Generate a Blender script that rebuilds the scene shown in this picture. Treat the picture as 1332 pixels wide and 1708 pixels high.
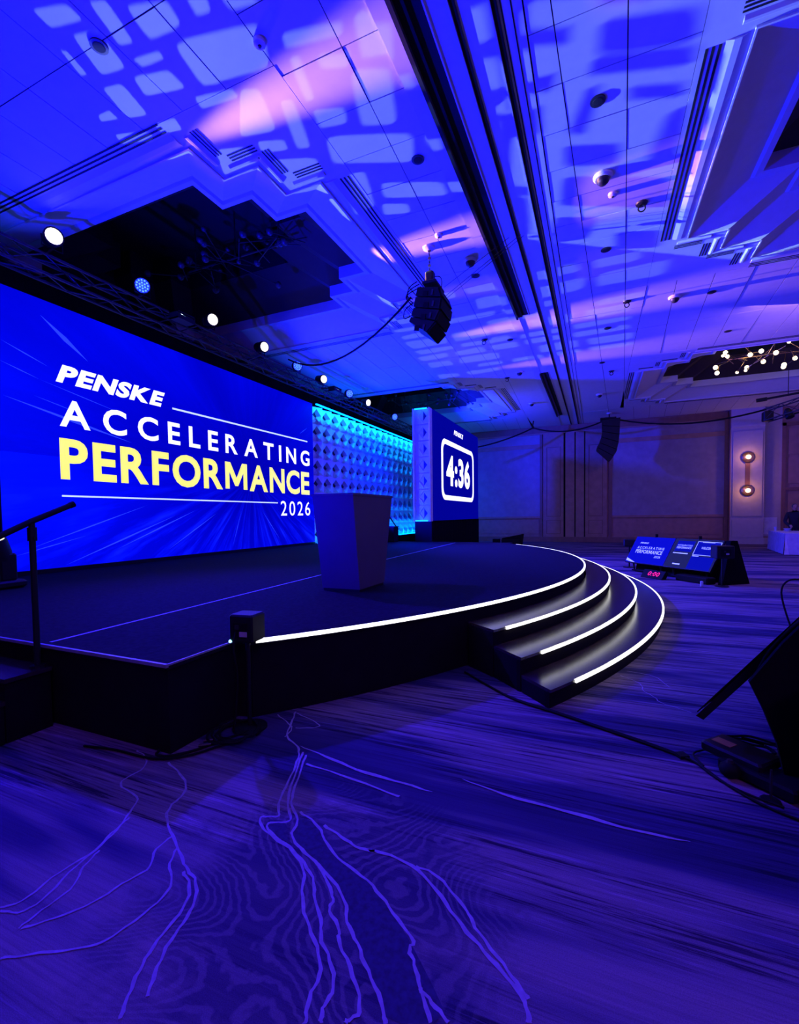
import bpy, bmesh, math, random
from mathutils import Vector, Matrix
from math import pi, sin, cos, radians, atan2, hypot
for o in list(bpy.data.objects): bpy.data.objects.remove(o)
random.seed(7)
S = bpy.context.scene
COL = S.collection

# ------------------------------------------------------------------ camera
EYE = 1.55
YAW, PITCH, ROLL, FOC = .4083, -.0377, .0131, 758.094
fwd = Vector((-sin(YAW)*cos(PITCH), cos(YAW)*cos(PITCH), sin(PITCH)))
rgt = Vector((cos(YAW), sin(YAW), 0)); dwn = fwd.cross(rgt)
r2 = cos(ROLL)*rgt + sin(ROLL)*dwn; d2 = -sin(ROLL)*rgt + cos(ROLL)*dwn
cd = bpy.data.cameras.new('camera'); cam = bpy.data.objects.new('camera', cd); COL.objects.link(cam)
cam.matrix_world = Matrix(((r2.x, -d2.x, -fwd.x, 0), (r2.y, -d2.y, -fwd.y, 0), (r2.z, -d2.z, -fwd.z, EYE), (0, 0, 0, 1)))
cd.sensor_width = 36; cd.lens = FOC*36/1708
cd.shift_x = (666-666.62)/1708; cd.shift_y = (888.94-854)/1708
cd.clip_start = .05; cd.clip_end = 200
S.camera = cam

# ------------------------------------------------------------------ world, exposure
w = bpy.data.worlds.new('hall_night'); S.world = w; w.use_nodes = True
w.node_tree.nodes['Background'].inputs[0].default_value = (.01, .01, .03, 1)
S.view_settings.view_transform = 'Standard'; S.view_settings.look = 'None'
S.view_settings.exposure = 0; S.view_settings.gamma = 1; S.view_settings.use_curve_mapping = False
S.cycles.max_bounces = 6; S.cycles.diffuse_bounces = 3; S.cycles.glossy_bounces = 3
S.cycles.sample_clamp_indirect = 4
S.cycles.caustics_reflective = False; S.cycles.caustics_refractive = False

# ------------------------------------------------------------------ lights of the room and added fill lamps
def lamp(name, kind, loc, power, col, aim=None, size=.1, angle=60, blend=.5, sy=None):
    d = bpy.data.lights.new(name, kind); d.energy = power; d.color = col
    if kind == 'AREA':
        d.size = size
        if sy: d.shape = 'RECTANGLE'; d.size_y = sy
    else: d.shadow_soft_size = size
    if kind == 'SPOT': d.spot_size = radians(angle); d.spot_blend = blend
    o = bpy.data.objects.new(name, d); COL.objects.link(o); o.location = loc
    if aim is not None: o.rotation_euler = (Vector(aim)-Vector(loc)).to_track_quat('-Z', 'Y').to_euler()
    return o
CZ = 6.36          # ceiling height
BLUE = (0, .0006, 1)
# wash fixtures of the truss, mixed with added fills that have no fixture
lamp('blue_wash_and_fill', 'SPOT', (-7.4, 10.8, 5.5), 900, BLUE, (-4.4, 12.0, CZ), .15, 150, .8)
lamp('blue_wash_and_fill', 'SPOT', (-7.5, 13.9, 1.35), 7500, (.001, .004, 1), (-1.5, 14.0, CZ), .1, 145, .9)  # added uplight mirroring the moving head, brightens the ceiling; no fixture here
lamp('blue_wash_and_fill', 'SPOT', (-7.2, 6.1, 5.75), 4600, (.03, .008, 1), (0, 2.5, 0), .12, 110, .8)
lamp('blue_wash_and_fill', 'SPOT', (-7.2, 13.7, 5.75), 11000, (.035, .025, 1), (5, 12.5, 0), .12, 84, .8)
lamp('blue_wash_and_fill', 'SPOT', (-6.3, 16.5, 5.6), 1100, (.0, .008, 1), (-9.1, 16.5, 2.5), .12, 120, .8)  # added fill to brighten the diamond wall, hangs free of the truss
lamp('blue_wash_and_fill', 'SPOT', (-7.2, 11.5, 5.75), 1200, BLUE, (-5.68, 15.3, 3.3), .12, 50, .8)  # added spot to turn the diamond tower bluer, no fixture modelled
lamp('blue_wash_and_fill', 'SPOT', (-7.2, 19.9, 5.7), 6500, (.004, .010, 1), (1.0, 23, CZ-.2), .12, 110, .9)
lamp('blue_wash_and_fill', 'SPOT', (-7.2, 19.9, 5.7), 1500, BLUE, (-5.2, 26.5, 3.2), .12, 60, .9)
lamp('violet_fill_light', 'AREA', (3.5, -3.5, 5.9), 170, (.5, .14, 1), (1.0, 3.0, 0), 2.0)  # unseen fill behind the viewpoint, added to redden and lift the carpet
lamp('violet_fill_light', 'AREA', (4.5, 13.5, 6.2), 160, (.55, .25, 1), (2.5, 19, 0), 2.5)  # invisible fill under the ceiling, added to lift the far wall

# ------------------------------------------------------------------ helpers
WL = {}
def link(o, parent=None):
    COL.objects.link(o)
    if parent is not None: o.parent = parent
    WL[o] = WL.get(parent, Vector((0, 0, 0))) if parent is not None else Vector((0, 0, 0))
    return o
def tag(o, label=None, cat=None, group=None, kind=None):
    if label: o['label'] = label
    if cat: o['category'] = cat
    if group: o['group'] = group
    if kind: o['kind'] = kind
    return o
def thing(name, loc, label, cat, group=None):
    o = bpy.data.objects.new(name, None); COL.objects.link(o); o.location = loc; o.empty_display_size = .1
    WL[o] = Vector(loc); return tag(o, label, cat, group)
class MB:
    def __init__(s): s.v = []; s.f = []
    def add(s, vs, fs):
        n = len(s.v); s.v += [tuple(v) for v in vs]; s.f += [tuple(i+n for i in f) for f in fs]; return s
    def box(s, c, d, M=None):
        hx, hy, hz = d[0]/2, d[1]/2, d[2]/2
        vs = [Vector((x*hx, y*hy, z*hz)) for x in (-1, 1) for y in (-1, 1) for z in (-1, 1)]
        if M is not None: vs = [M @ v for v in vs]
        c = Vector(c)
        return s.add([v+c for v in vs], [(0, 1, 3, 2), (4, 6, 7, 5), (0, 4, 5, 1), (2, 3, 7, 6), (0, 2, 6, 4), (1, 5, 7, 3)])
    def bb(s, x0, x1, y0, y1, z0, z1): return s.box(((x0+x1)/2, (y0+y1)/2, (z0+z1)/2), (abs(x1-x0), abs(y1-y0), abs(z1-z0)))
    def cbox(s, c, d, b, M=None):      # chamfered box
        hx, hy, hz = [k/2 for k in d]; vs = []; c = Vector(c)
        prof = [(-hx+b, -hy), (hx-b, -hy), (hx, -hy+b), (hx, hy-b), (hx-b, hy), (-hx+b, hy), (-hx, hy-b), (-hx, -hy+b)]
        for z, k in ((-hz, 1), (-hz+b, 0), (hz-b, 0), (hz, 1)):
            for x, y in prof:
                sx = (hx-b)/hx if k else 1; sy = (hy-b)/hy if k else 1
                v = Vector((x*sx, y*sy, z)); vs.append((M @ v if M is not None else v)+c)
        fs = [tuple(range(7, -1, -1)), tuple(range(24, 32))]
        for r in range(3):
            for i in range(8): fs.append((r*8+i, r*8+(i+1) % 8, r*8+8+(i+1) % 8, r*8+8+i))
        return s.add(vs, fs)
    def quad(s, *p): return s.add(p, [tuple(range(len(p)))])
    def cyl(s, p0, p1, r0, r1=None, n=10, caps=True):
        r1 = r0 if r1 is None else r1; p0 = Vector(p0); p1 = Vector(p1); a = (p1-p0).normalized()
        u = a.orthogonal().normalized(); v = a.cross(u); vs = []
        for p, r in ((p0, r0), (p1, r1)):
            for i in range(n): t = 2*pi*i/n; vs.append(p+u*(r*cos(t))+v*(r*sin(t)))
        fs = [(i, (i+1) % n, n+(i+1) % n, n+i) for i in range(n)]
        if caps: fs += [tuple(range(n-1, -1, -1)), tuple(range(n, 2*n))]
        return s.add(vs, fs)
    def lathe(s, c, axis, prof, n=14):  # prof: (radius, height along axis)
        a = Vector(axis).normalized(); u = a.orthogonal().normalized(); v = a.cross(u); c = Vector(c); vs = []
        for r, h in prof:
            for i in range(n): t = 2*pi*i/n; vs.append(c+a*h+u*(r*cos(t))+v*(r*sin(t)))
        fs = []
        for k in range(len(prof)-1):
            for i in range(n): fs.append((k*n+i, k*n+(i+1) % n, k*n+n+(i+1) % n, k*n+n+i))
        fs += [tuple(range(n-1, -1, -1)), tuple(range((len(prof)-1)*n, len(prof)*n))]
        return s.add(vs, fs)
    def tube(s, pts, r, n=6):
        P = [Vector(p) for p in pts]; vs = []; fs = []; u = None
        for i, p in enumerate(P):
            a = (P[min(i+1, len(P)-1)]-P[max(i-1, 0)])
            a = a.normalized() if a.length > 1e-9 else Vector((0, 0, 1))
            if u is None: u = a.orthogonal().normalized()
            u = (u-a*u.dot(a)); u = u.normalized() if u.length > 1e-6 else a.orthogonal().normalized()
            v = a.cross(u); rr = r[i] if isinstance(r, (list, tuple)) else r
            for k in range(n): t = 2*pi*k/n; vs.append(p+u*(rr*cos(t))+v*(rr*sin(t)))
        for i in range(len(P)-1):
            for k in range(n): fs.append((i*n+k, i*n+(k+1) % n, i*n+n+(k+1) % n, i*n+n+k))
        fs += [tuple(range(n-1, -1, -1)), tuple(range((len(P)-1)*n, len(P)*n))]
        return s.add(vs, fs)
    def prism(s, poly, f0, f1):         # poly 2-D points; f0, f1 map (a, b) to 3-D
        n = len(poly)
        return s.add([f0(*p) for p in poly]+[f1(*p) for p in poly],
                     [tuple(range(n-1, -1, -1)), tuple(range(n, 2*n))]+[(i, (i+1) % n, n+(i+1) % n, n+i) for i in range(n)])
    def zprism(s, poly, z0, z1): return s.prism(poly, lambda a, b: (a, b, z0), lambda a, b: (a, b, z1))
    def ball(s, c, r, n=10, sz=1):
        return s.lathe(c, (0, 0, 1), [(r*max(.02, sin(pi*k/6)), -r*sz*cos(pi*k/6)) for k in range(7)], n)
    def build(s, name, m, parent=None, smooth=False, label=None, kind=None, fixn=True):
        o0 = WL.get(parent, Vector((0, 0, 0))) if parent is not None else Vector((0, 0, 0))
        me = bpy.data.meshes.new(name); me.from_pydata([Vector(v)-o0 for v in s.v], [], s.f); me.update()
        if fixn:
            bm = bmesh.new(); bm.from_mesh(me); bmesh.ops.recalc_face_normals(bm, faces=bm.faces); bm.to_mesh(me); bm.free()
        if smooth:
            for p in me.polygons: p.use_smooth = True
            if hasattr(me, 'set_sharp_from_angle'): me.set_sharp_from_angle(angle=radians(40))
        me.materials.append(m)
        o = link(bpy.data.objects.new(name, me), parent); tag(o, label, kind=kind); return o
def copy_tree(o, loc, parent=None):
    c = o.copy(); COL.objects.link(c)
    if parent is not None: c.parent = parent
    else: c.location = loc
    for ch in o.children: copy_tree(ch, None, c)
    return c
def rot(ax, a): return Matrix.Rotation(a, 3, ax)
def smooth_pts(P, k=2, closed=False):
    P = [Vector(p) for p in P]
    for _ in range(k):
        Q = [] if closed else [P[0]]
        m = len(P) if closed else len(P)-1
        for i in range(m):
            a, b = P[i], P[(i+1) % len(P)]
            Q += [a*.75+b*.25, a*.25+b*.75]
        if not closed: Q.append(P[-1])
        P = Q
    return P
def sag(p, q, d, n=14):
    p, q = Vector(p), Vector(q)
    return [p.lerp(q, i/n)-Vector((0, 0, d*4*(i/n)*(1-i/n))) for i in range(n+1)]

# ------------------------------------------------------------------ materials
def mat(name, col, rough=.6, metal=0, var=.12, scale=6, bump=0, emit=None, es=1, spec=None):
    m = bpy.data.materials.new(name); m.use_nodes = True; nt = m.node_tree; N = nt.nodes; L = nt.links
    b = N['Principled BSDF']; b.inputs['Roughness'].default_value = rough; b.inputs['Metallic'].default_value = metal
    if spec is not None: b.inputs['Specular IOR Level'].default_value = spec
    tc = N.new('ShaderNodeTexCoord'); no = N.new('ShaderNodeTexNoise'); no.inputs['Scale'].default_value = scale; no.inputs['Detail'].default_value = 3
    L.new(tc.outputs['Object'], no.inputs['Vector'])
    r = N.new('ShaderNodeValToRGB'); r.color_ramp.elements[0].position = .3; r.color_ramp.elements[1].position = .7
    r.color_ramp.elements[0].color = (*[c*(1-var) for c in col], 1); r.color_ramp.elements[1].color = (*[min(1, c*(1+var)) for c in col], 1)
    L.new(no.outputs['Fac'], r.inputs['Fac']); L.new(r.outputs['Color'], b.inputs['Base Color'])
    if bump:
        n2 = N.new('ShaderNodeTexNoise'); n2.inputs['Scale'].default_value = scale*12; L.new(tc.outputs['Object'], n2.inputs['Vector'])
        bp = N.new('ShaderNodeBump'); bp.inputs['Strength'].default_value = bump; bp.inputs['Distance'].default_value = .01
        L.new(n2.outputs['Fac'], bp.inputs['Height']); L.new(bp.outputs['Normal'], b.inputs['Normal'])
    if emit is not None:
        b.inputs['Emission Color'].default_value = (*emit, 1); b.inputs['Emission Strength'].default_value = es
    return m
M = dict(
    ceil=mat('white_ceiling_paint', (.72, .72, .74), .7, var=.03),
    ceiltrim=mat('ceiling_trim_paint', (.66, .66, .68), .5, var=.03),
    void=mat('dark_plenum', (.01, .01, .012), .9),
    upper=mat('brown_coffer_panel', (.035, .02, .02), .7),
    track=mat('bronze_track', (.03, .022, .02), .35, .6),
    black=mat('black_metal', (.009, .009, .011), .5, .2, spec=.3),
    rubber=mat('black_rubber', (.006, .006, .007), .7, spec=.15),
    drape=mat('black_velour', (.006, .006, .008), .95, spec=.05, bump=.3, scale=3),
    deck=mat('stage_carpet', (.014, .013, .02), .95, spec=.1, var=.3, scale=25, bump=.4),
    skirt=mat('stage_skirt_black', (.008, .007, .01), .85, bump=.2, spec=.1),
    tread=mat('black_gloss_laminate', (.036, .02, .03), .24, var=.2, spec=.7),
    nosing=mat('grey_nosing', (.35, .35, .38), .4, .3),
    tape=mat('pale_tape', (.42, .4, .5), .6),
    podium=mat('charcoal_laminate', (.075, .06, .1), .6, var=.06, scale=3),
    wood=mat('tan_wall_wood', (.42, .24, .16), .55, var=.12, scale=4),
    wooddk=mat('brown_wood_trim', (.26, .13, .085), .5, var=.12, scale=5),
    fabric=mat('grey_wall_fabric', (.36, .31, .34), .9, var=.1, scale=3, bump=.2),
    pale=mat('pale_wall_paint', (.5, .45, .42), .6, var=.05),
    brass=mat('brass', (.65, .42, .2), .25, .9),
    alu=mat('dull_aluminium', (.045, .045, .05), .5, .5),
    white=mat('white_plastic', (.7, .7, .72), .45),
    cloth=mat('grey_table_cloth', (.4, .36, .42), .9, bump=.2),
    clothl=mat('pale_table_cloth', (.62, .6, .68), .9, bump=.2),
    skin=mat('skin', (.5, .3, .22), .6), hair=mat('grey_hair', (.12, .12, .13), .8), jacket=mat('dark_jacket', (.012, .016, .03), .8, bump=.2),
    stretch=mat('white_stretch_panel', (.72, .75, .78), .55, var=.04),
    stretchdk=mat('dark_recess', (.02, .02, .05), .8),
    lens=mat('warm_lens', (.9, .85, .7), .3, emit=(1, .93, .62), es=1.7),
    lensb=mat('blue_lens', (.1, .2, .8), .3, emit=(.01, .03, 1), es=1.5), bead=mat('blue_led_bead', (.5, .7, 1), .3, emit=(.10, .32, 1), es=1.8),
    lensy=mat('yellow_lens', (.8, .8, .4), .3, emit=(.9, .9, .35), es=1.2),
    strip=mat('led_strip', (1, 1, .9), .4, emit=(1, 1, .9), es=2.2),
    cyan=mat('cyan_batten', (.2, .6, 1), .4, emit=(0, .20, 1), es=5),
    bulb=mat('warm_bulb', (1, .9, .7), .3, emit=(1, .74, .38), es=5),
    bulboff=mat('unlit_bulb', (.05, .05, .06), .4),
    glow=mat('sconce_lamp', (1, .8, .5), .3, emit=(1, .62, .25), es=8),
    inkw=mat('screen_white', (1, 1, 1), .5, emit=(1, 1, 1), es=1.15),
    inky=mat('screen_yellow', (1, .9, .2), .5, emit=(1, .95, .09), es=1.0),
    inkl=mat('screen_line', (.8, .9, 1), .5, emit=(.62, .78, 1), es=1),
    inkb=mat('screen_streak', (.2, .3, 1), .5, emit=(.015, .05, 1), es=.9),
    red=mat('red_digits', (.6, 0, .05), .5, emit=(1, .01, .06), es=1.6),
    green=mat('indicator_light', (.3, .8, .9), .5, emit=(.3, .9, 1), es=3),
    card=mat('paper_label', (.5, .5, .5), .7), amber=mat('amber_label', (.35, .22, .05), .6),
    porc=mat('pale_crockery', (.55, .6, .75), .3),
)

# traced outlines on the floor and the ceiling, in metres
CARPET_LINES = [([(-2.195,2.933),(-2.119,2.793),(-2.01,2.559),(-1.867,2.504),(-1.789,2.429),(-1.708,2.27),(-1.621,2.04),(-1.567,1.919),(-1.497,1.855),(-1.548,1.835),(-1.599,1.814),(-1.537,1.753),(-1.413,1.713),(-1.26,1.671),(-1.15,1.585),(-1.13,1.524),(-1.034,1.41),(-0.928,1.334),(-0.848,1.25),(-0.851,1.176),(-0.813,1.101)],1),([(-1.771,2.437),(-1.58,2.027),(-1.499,1.92),(-1.418,1.85),(-1.468,1.818),(-1.539,1.789),(-1.467,1.736),(-1.334,1.702),(-1.213,1.651),(-1.095,1.572),(-1.057,1.505),(-0.955,1.414),(-0.931,1.358),(-0.832,1.29),(-0.78,1.215),(-0.791,1.162),(-0.769,1.12)],1),([(-1.73,2.413),(-1.557,2.036),(-1.499,1.946),(-1.383,1.865),(-1.371,1.763),(-1.27,1.708),(-1.14,1.662),(-1.019,1.57),(-0.963,1.513),(-0.975,1.478),(-0.878,1.419),(-0.864,1.373),(-0.759,1.298),(-0.664,1.196),(-0.697,1.159),(-0.701,1.148)],1),([(-1.27,1.708),(-1.053,1.624),(-0.905,1.522),(-0.882,1.459),(-0.798,1.4),(-0.721,1.325),(-0.632,1.257),(-0.587,1.196)],1),([(-1.425,1.924),(-1.285,1.881),(-1.18,1.787),(-1.062,1.713),(-0.902,1.669),(-0.785,1.602),(-0.688,1.532),(-0.597,1.478),(-0.617,1.449),(-0.576,1.407),(-0.532,1.342),(-0.459,1.25)],1),([(-0.528,1.332),(-0.467,1.303),(-0.408,1.271)],1),([(-1.251,1.883),(-1.104,1.84),(-1.022,1.81),(-0.919,1.821),(-0.977,1.82),(-0.881,1.831),(-0.727,1.809),(-0.588,1.715),(-0.476,1.615),(-0.371,1.545),(-0.278,1.483),(-0.206,1.433),(-0.182,1.366)],1.2),([(-0.727,1.809),(-0.634,1.808),(-0.521,1.725),(-0.452,1.671),(-0.411,1.612),(-0.297,1.524),(-0.232,1.467),(-0.197,1.437)],1),([(-2.821,2.034),(-2.686,2.007),(-2.565,1.904),(-2.589,1.757),(-2.509,1.709),(-2.326,1.694),(-2.25,1.56),(-2.198,1.482),(-2.15,1.346),(-2.133,1.215),(-2.067,1.071),(-2.077,0.991),(-2.171,0.967)],0.8),([(-2.221,1.547),(-2.19,1.416),(-2.144,1.327),(-2.17,1.163),(-2.131,1.029),(-2.187,0.975)],0.8),([(-2.494,2.007),(-2.279,1.933),(-2.153,1.854),(-2.111,1.767),(-2.112,1.71),(-2.046,1.618),(-1.871,1.525),(-1.739,1.454),(-1.661,1.41),(-1.571,1.384),(-1.49,1.31),(-1.45,1.223),(-1.429,1.125),(-1.382,1.038),(-1.331,0.965)],1),([(-1.896,1.537),(-1.895,1.43),(-1.804,1.351),(-1.846,1.262),(-1.858,1.142),(-1.918,1.043),(-2.0,0.953)],0.8),([(-1.807,1.487),(-1.75,1.391),(-1.64,1.33),(-1.618,1.226),(-1.638,1.09),(-1.662,1.016),(-1.809,0.93),(-1.933,0.855)],0.8),([(-1.659,1.392),(-1.557,1.347),(-1.494,1.248),(-1.48,1.129),(-1.449,1.044),(-1.411,0.972),(-1.352,0.89)],1),([(-2.131,1.333),(-2.095,1.23),(-2.016,1.157),(-2.019,1.045),(-2.011,0.948)],0.7),([(-2.294,2.835),(-2.084,2.727),(-2.03,2.672),(-2.01,2.559)],0.7),([(-2.167,2.915),(-1.865,2.814),(-1.89,2.753),(-2.024,2.7)],0.7),([(0.277,4.901),(0.421,4.88),(0.528,4.825),(0.57,4.657),(0.6,4.582)],0.5),([(0.211,4.749),(0.358,4.619),(0.382,4.497),(0.368,4.408),(0.458,4.286),(0.471,4.18),(0.581,4.119),(0.674,4.056)],0.5),([(-1.836,2.494),(-1.565,2.44),(-1.313,2.376),(-1.047,2.367),(-0.84,2.346)],1.6),([(-1.667,2.323),(-1.373,2.3),(-0.991,2.238)],1.2),([(-0.72,2.532),(-0.431,2.466),(-0.122,2.456),(0.154,2.424),(0.407,2.439)],1.6)]
CARPET_DARK = [[(-1.403,1.894),(-1.285,1.881),(-1.18,1.787),(-0.902,1.669),(-0.688,1.532),(-0.512,1.379),(-0.405,1.272),(-0.583,1.197),(-0.632,1.257),(-0.721,1.325),(-0.882,1.459),(-0.905,1.522),(-1.053,1.624),(-1.27,1.708),(-1.371,1.763)],[(-1.554,1.807),(-1.482,1.836),(-1.418,1.814),(-1.405,1.761),(-1.289,1.7),(-1.373,1.708),(-1.46,1.727)]]
GOBO_NEAR = [[(-2.91,3.89),(-2.3,4.03),(-2.35,4.15),(-2.96,4.03)],[(-2.16,4.01),(-1.7,4.15),(-1.86,4.54),(-2.3,4.44)],[(-2.99,4.12),(-2.88,4.14),(-2.99,4.61),(-3.1,4.6)],[(-2.7,4.21),(-2.38,4.31),(-2.46,4.45),(-2.73,4.34)],[(-2.46,4.49),(-2.07,4.65),(-2.26,5.3),(-2.68,5.16)],[(-3.1,4.72),(-2.74,4.84),(-2.82,5.05),(-3.16,4.98)],[(-3.17,5.11),(-2.14,5.5),(-2.31,5.96),(-3.31,5.53)],[(-3.38,4.47),(-3.22,4.51),(-3.43,5.17),(-3.6,5.11)],[(-4.0,4.81),(-3.67,4.93),(-3.72,5.08),(-4.06,4.98)],[(-3.69,4.17),(-3.49,4.25),(-3.66,4.78),(-4.15,4.67)],[(-4.09,5.11),(-3.44,5.34),(-3.69,6.04),(-4.34,6.04)],[(-1.89,4.68),(-1.74,4.72),(-1.73,4.9),(-1.91,4.83)],[(-2.0,5.6),(-1.71,5.68),(-1.73,5.88),(-2.02,5.75)],[(-2.89,6.12),(-2.09,6.46),(-2.08,6.77),(-2.96,6.42)],[(-3.05,6.52),(-2.69,6.68),(-2.73,6.89),(-3.13,6.77)],[(-3.26,5.78),(-3.0,5.83),(-3.17,6.52),(-3.42,6.55)],[(-1.9,6.45),(-1.34,6.65),(-1.36,6.89),(-1.88,6.68)],[(-1.49,7.03),(-0.93,7.29),(-1.02,8.28),(-1.56,8.1)],[(-1.5,5.65),(-1.08,5.78),(-1.27,6.46),(-1.57,6.37)],[(-1.51,4.77),(-1.33,4.84),(-1.32,5.01),(-1.52,4.94)],[(-3.73,6.12),(-4.03,6.21),(-4.02,6.58),(-3.81,6.73)],[(-0.61,4.59),(-0.15,4.74),(-0.23,5.01),(-0.66,4.84)],[(0.01,5.05),(0.91,5.29),(0.95,5.68),(-0.03,5.41)],[(-0.05,5.41),(0.93,5.7),(0.95,5.95),(-0.13,5.62)],[(-0.84,4.97),(-0.26,5.18),(-0.32,5.46),(-0.9,5.36)],[(0.3,5.93),(0.88,6.13),(0.91,6.35),(0.31,6.12)],[(-0.14,5.75),(0.01,5.8),(-0.15,6.45),(-0.36,6.31)],[(-0.42,6.5),(0.29,6.77),(0.24,7.15),(-0.44,6.89)],[(0.72,6.54),(0.99,6.45),(1.02,7.43),(0.6,7.32)],[(-0.48,7.07),(0.99,7.74),(1.06,8.51),(-0.56,7.71)],[(-0.64,7.96),(0.02,8.26),(-0.15,8.82),(-0.72,8.7)],[(-0.97,6.06),(-0.6,6.19),(-0.86,7.11),(-1.14,6.93)],[(-1.21,7.15),(-0.85,7.31),(-1.05,8.34),(-1.39,8.18)],[(-0.92,5.46),(-0.47,5.65),(-0.51,5.83),(-0.96,5.66)],[(0.06,4.76),(0.53,4.91),(0.55,5.07),(0.04,4.91)],[(1.1,5.89),(1.31,5.92),(1.36,6.46),(1.08,6.35)],[(1.16,6.55),(1.42,6.67),(1.49,7.9),(1.12,7.73)],[(1.01,9.08),(0.26,8.81),(0.28,9.37),(1.04,9.65)],[(-4.08,3.1),(-3.69,3.22),(-3.74,3.43),(-4.13,3.39)],[(-3.51,3.28),(-3.33,3.33),(-3.39,3.46),(-3.54,3.43)],[(-3.95,3.51),(-3.03,3.72),(-3.23,4.12),(-4.04,3.98)],[(-4.79,3.04),(-4.52,3.12),(-4.62,3.49),(-4.94,3.44)],[(-4.46,3.45),(-4.15,3.5),(-4.16,3.58),(-4.45,3.55)],[(-4.65,3.59),(-4.23,3.68),(-4.22,3.91),(-4.73,3.8)],[(-5.08,3.54),(-4.83,3.59),(-4.92,3.98),(-5.18,3.91)],[(-5.47,3.75),(-5.28,3.76),(-5.3,3.88),(-5.52,3.82)],[(-5.05,3.09),(-5.0,3.12),(-5.07,3.37),(-5.15,3.35)],[(-4.89,2.75),(-4.55,2.85),(-4.55,3.0),(-4.91,2.92)],[(-4.36,2.94),(-4.2,2.99),(-4.3,3.34),(-4.46,3.3)],[(-5.55,4.01),(-5.1,4.15),(-5.17,4.25),(-5.6,4.13)],[(-4.59,4.69),(-4.17,4.82),(-4.32,5.32),(-4.87,5.19)],[(-4.97,4.1),(-4.66,4.13),(-4.72,4.29),(-4.99,4.23)],[(-4.23,4.03),(-3.76,4.13),(-3.77,4.24),(-4.27,4.18)],[(-5.3,4.48),(-5.0,4.54),(-5.05,4.78),(-5.38,4.67)],[(-3.22,3.41),(-2.93,3.52),(-2.91,3.58),(-3.2,3.52)],[(-1.24,4.4),(-0.95,4.43),(-0.97,4.79),(-1.16,4.73),(-1.23,4.62)],[(-1.22,4.91),(-0.94,4.98),(-0.95,5.36),(-1.25,5.26)],[(-1.08,5.56),(-0.89,5.5),(-0.91,5.74),(-1.12,5.64)]]

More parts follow.
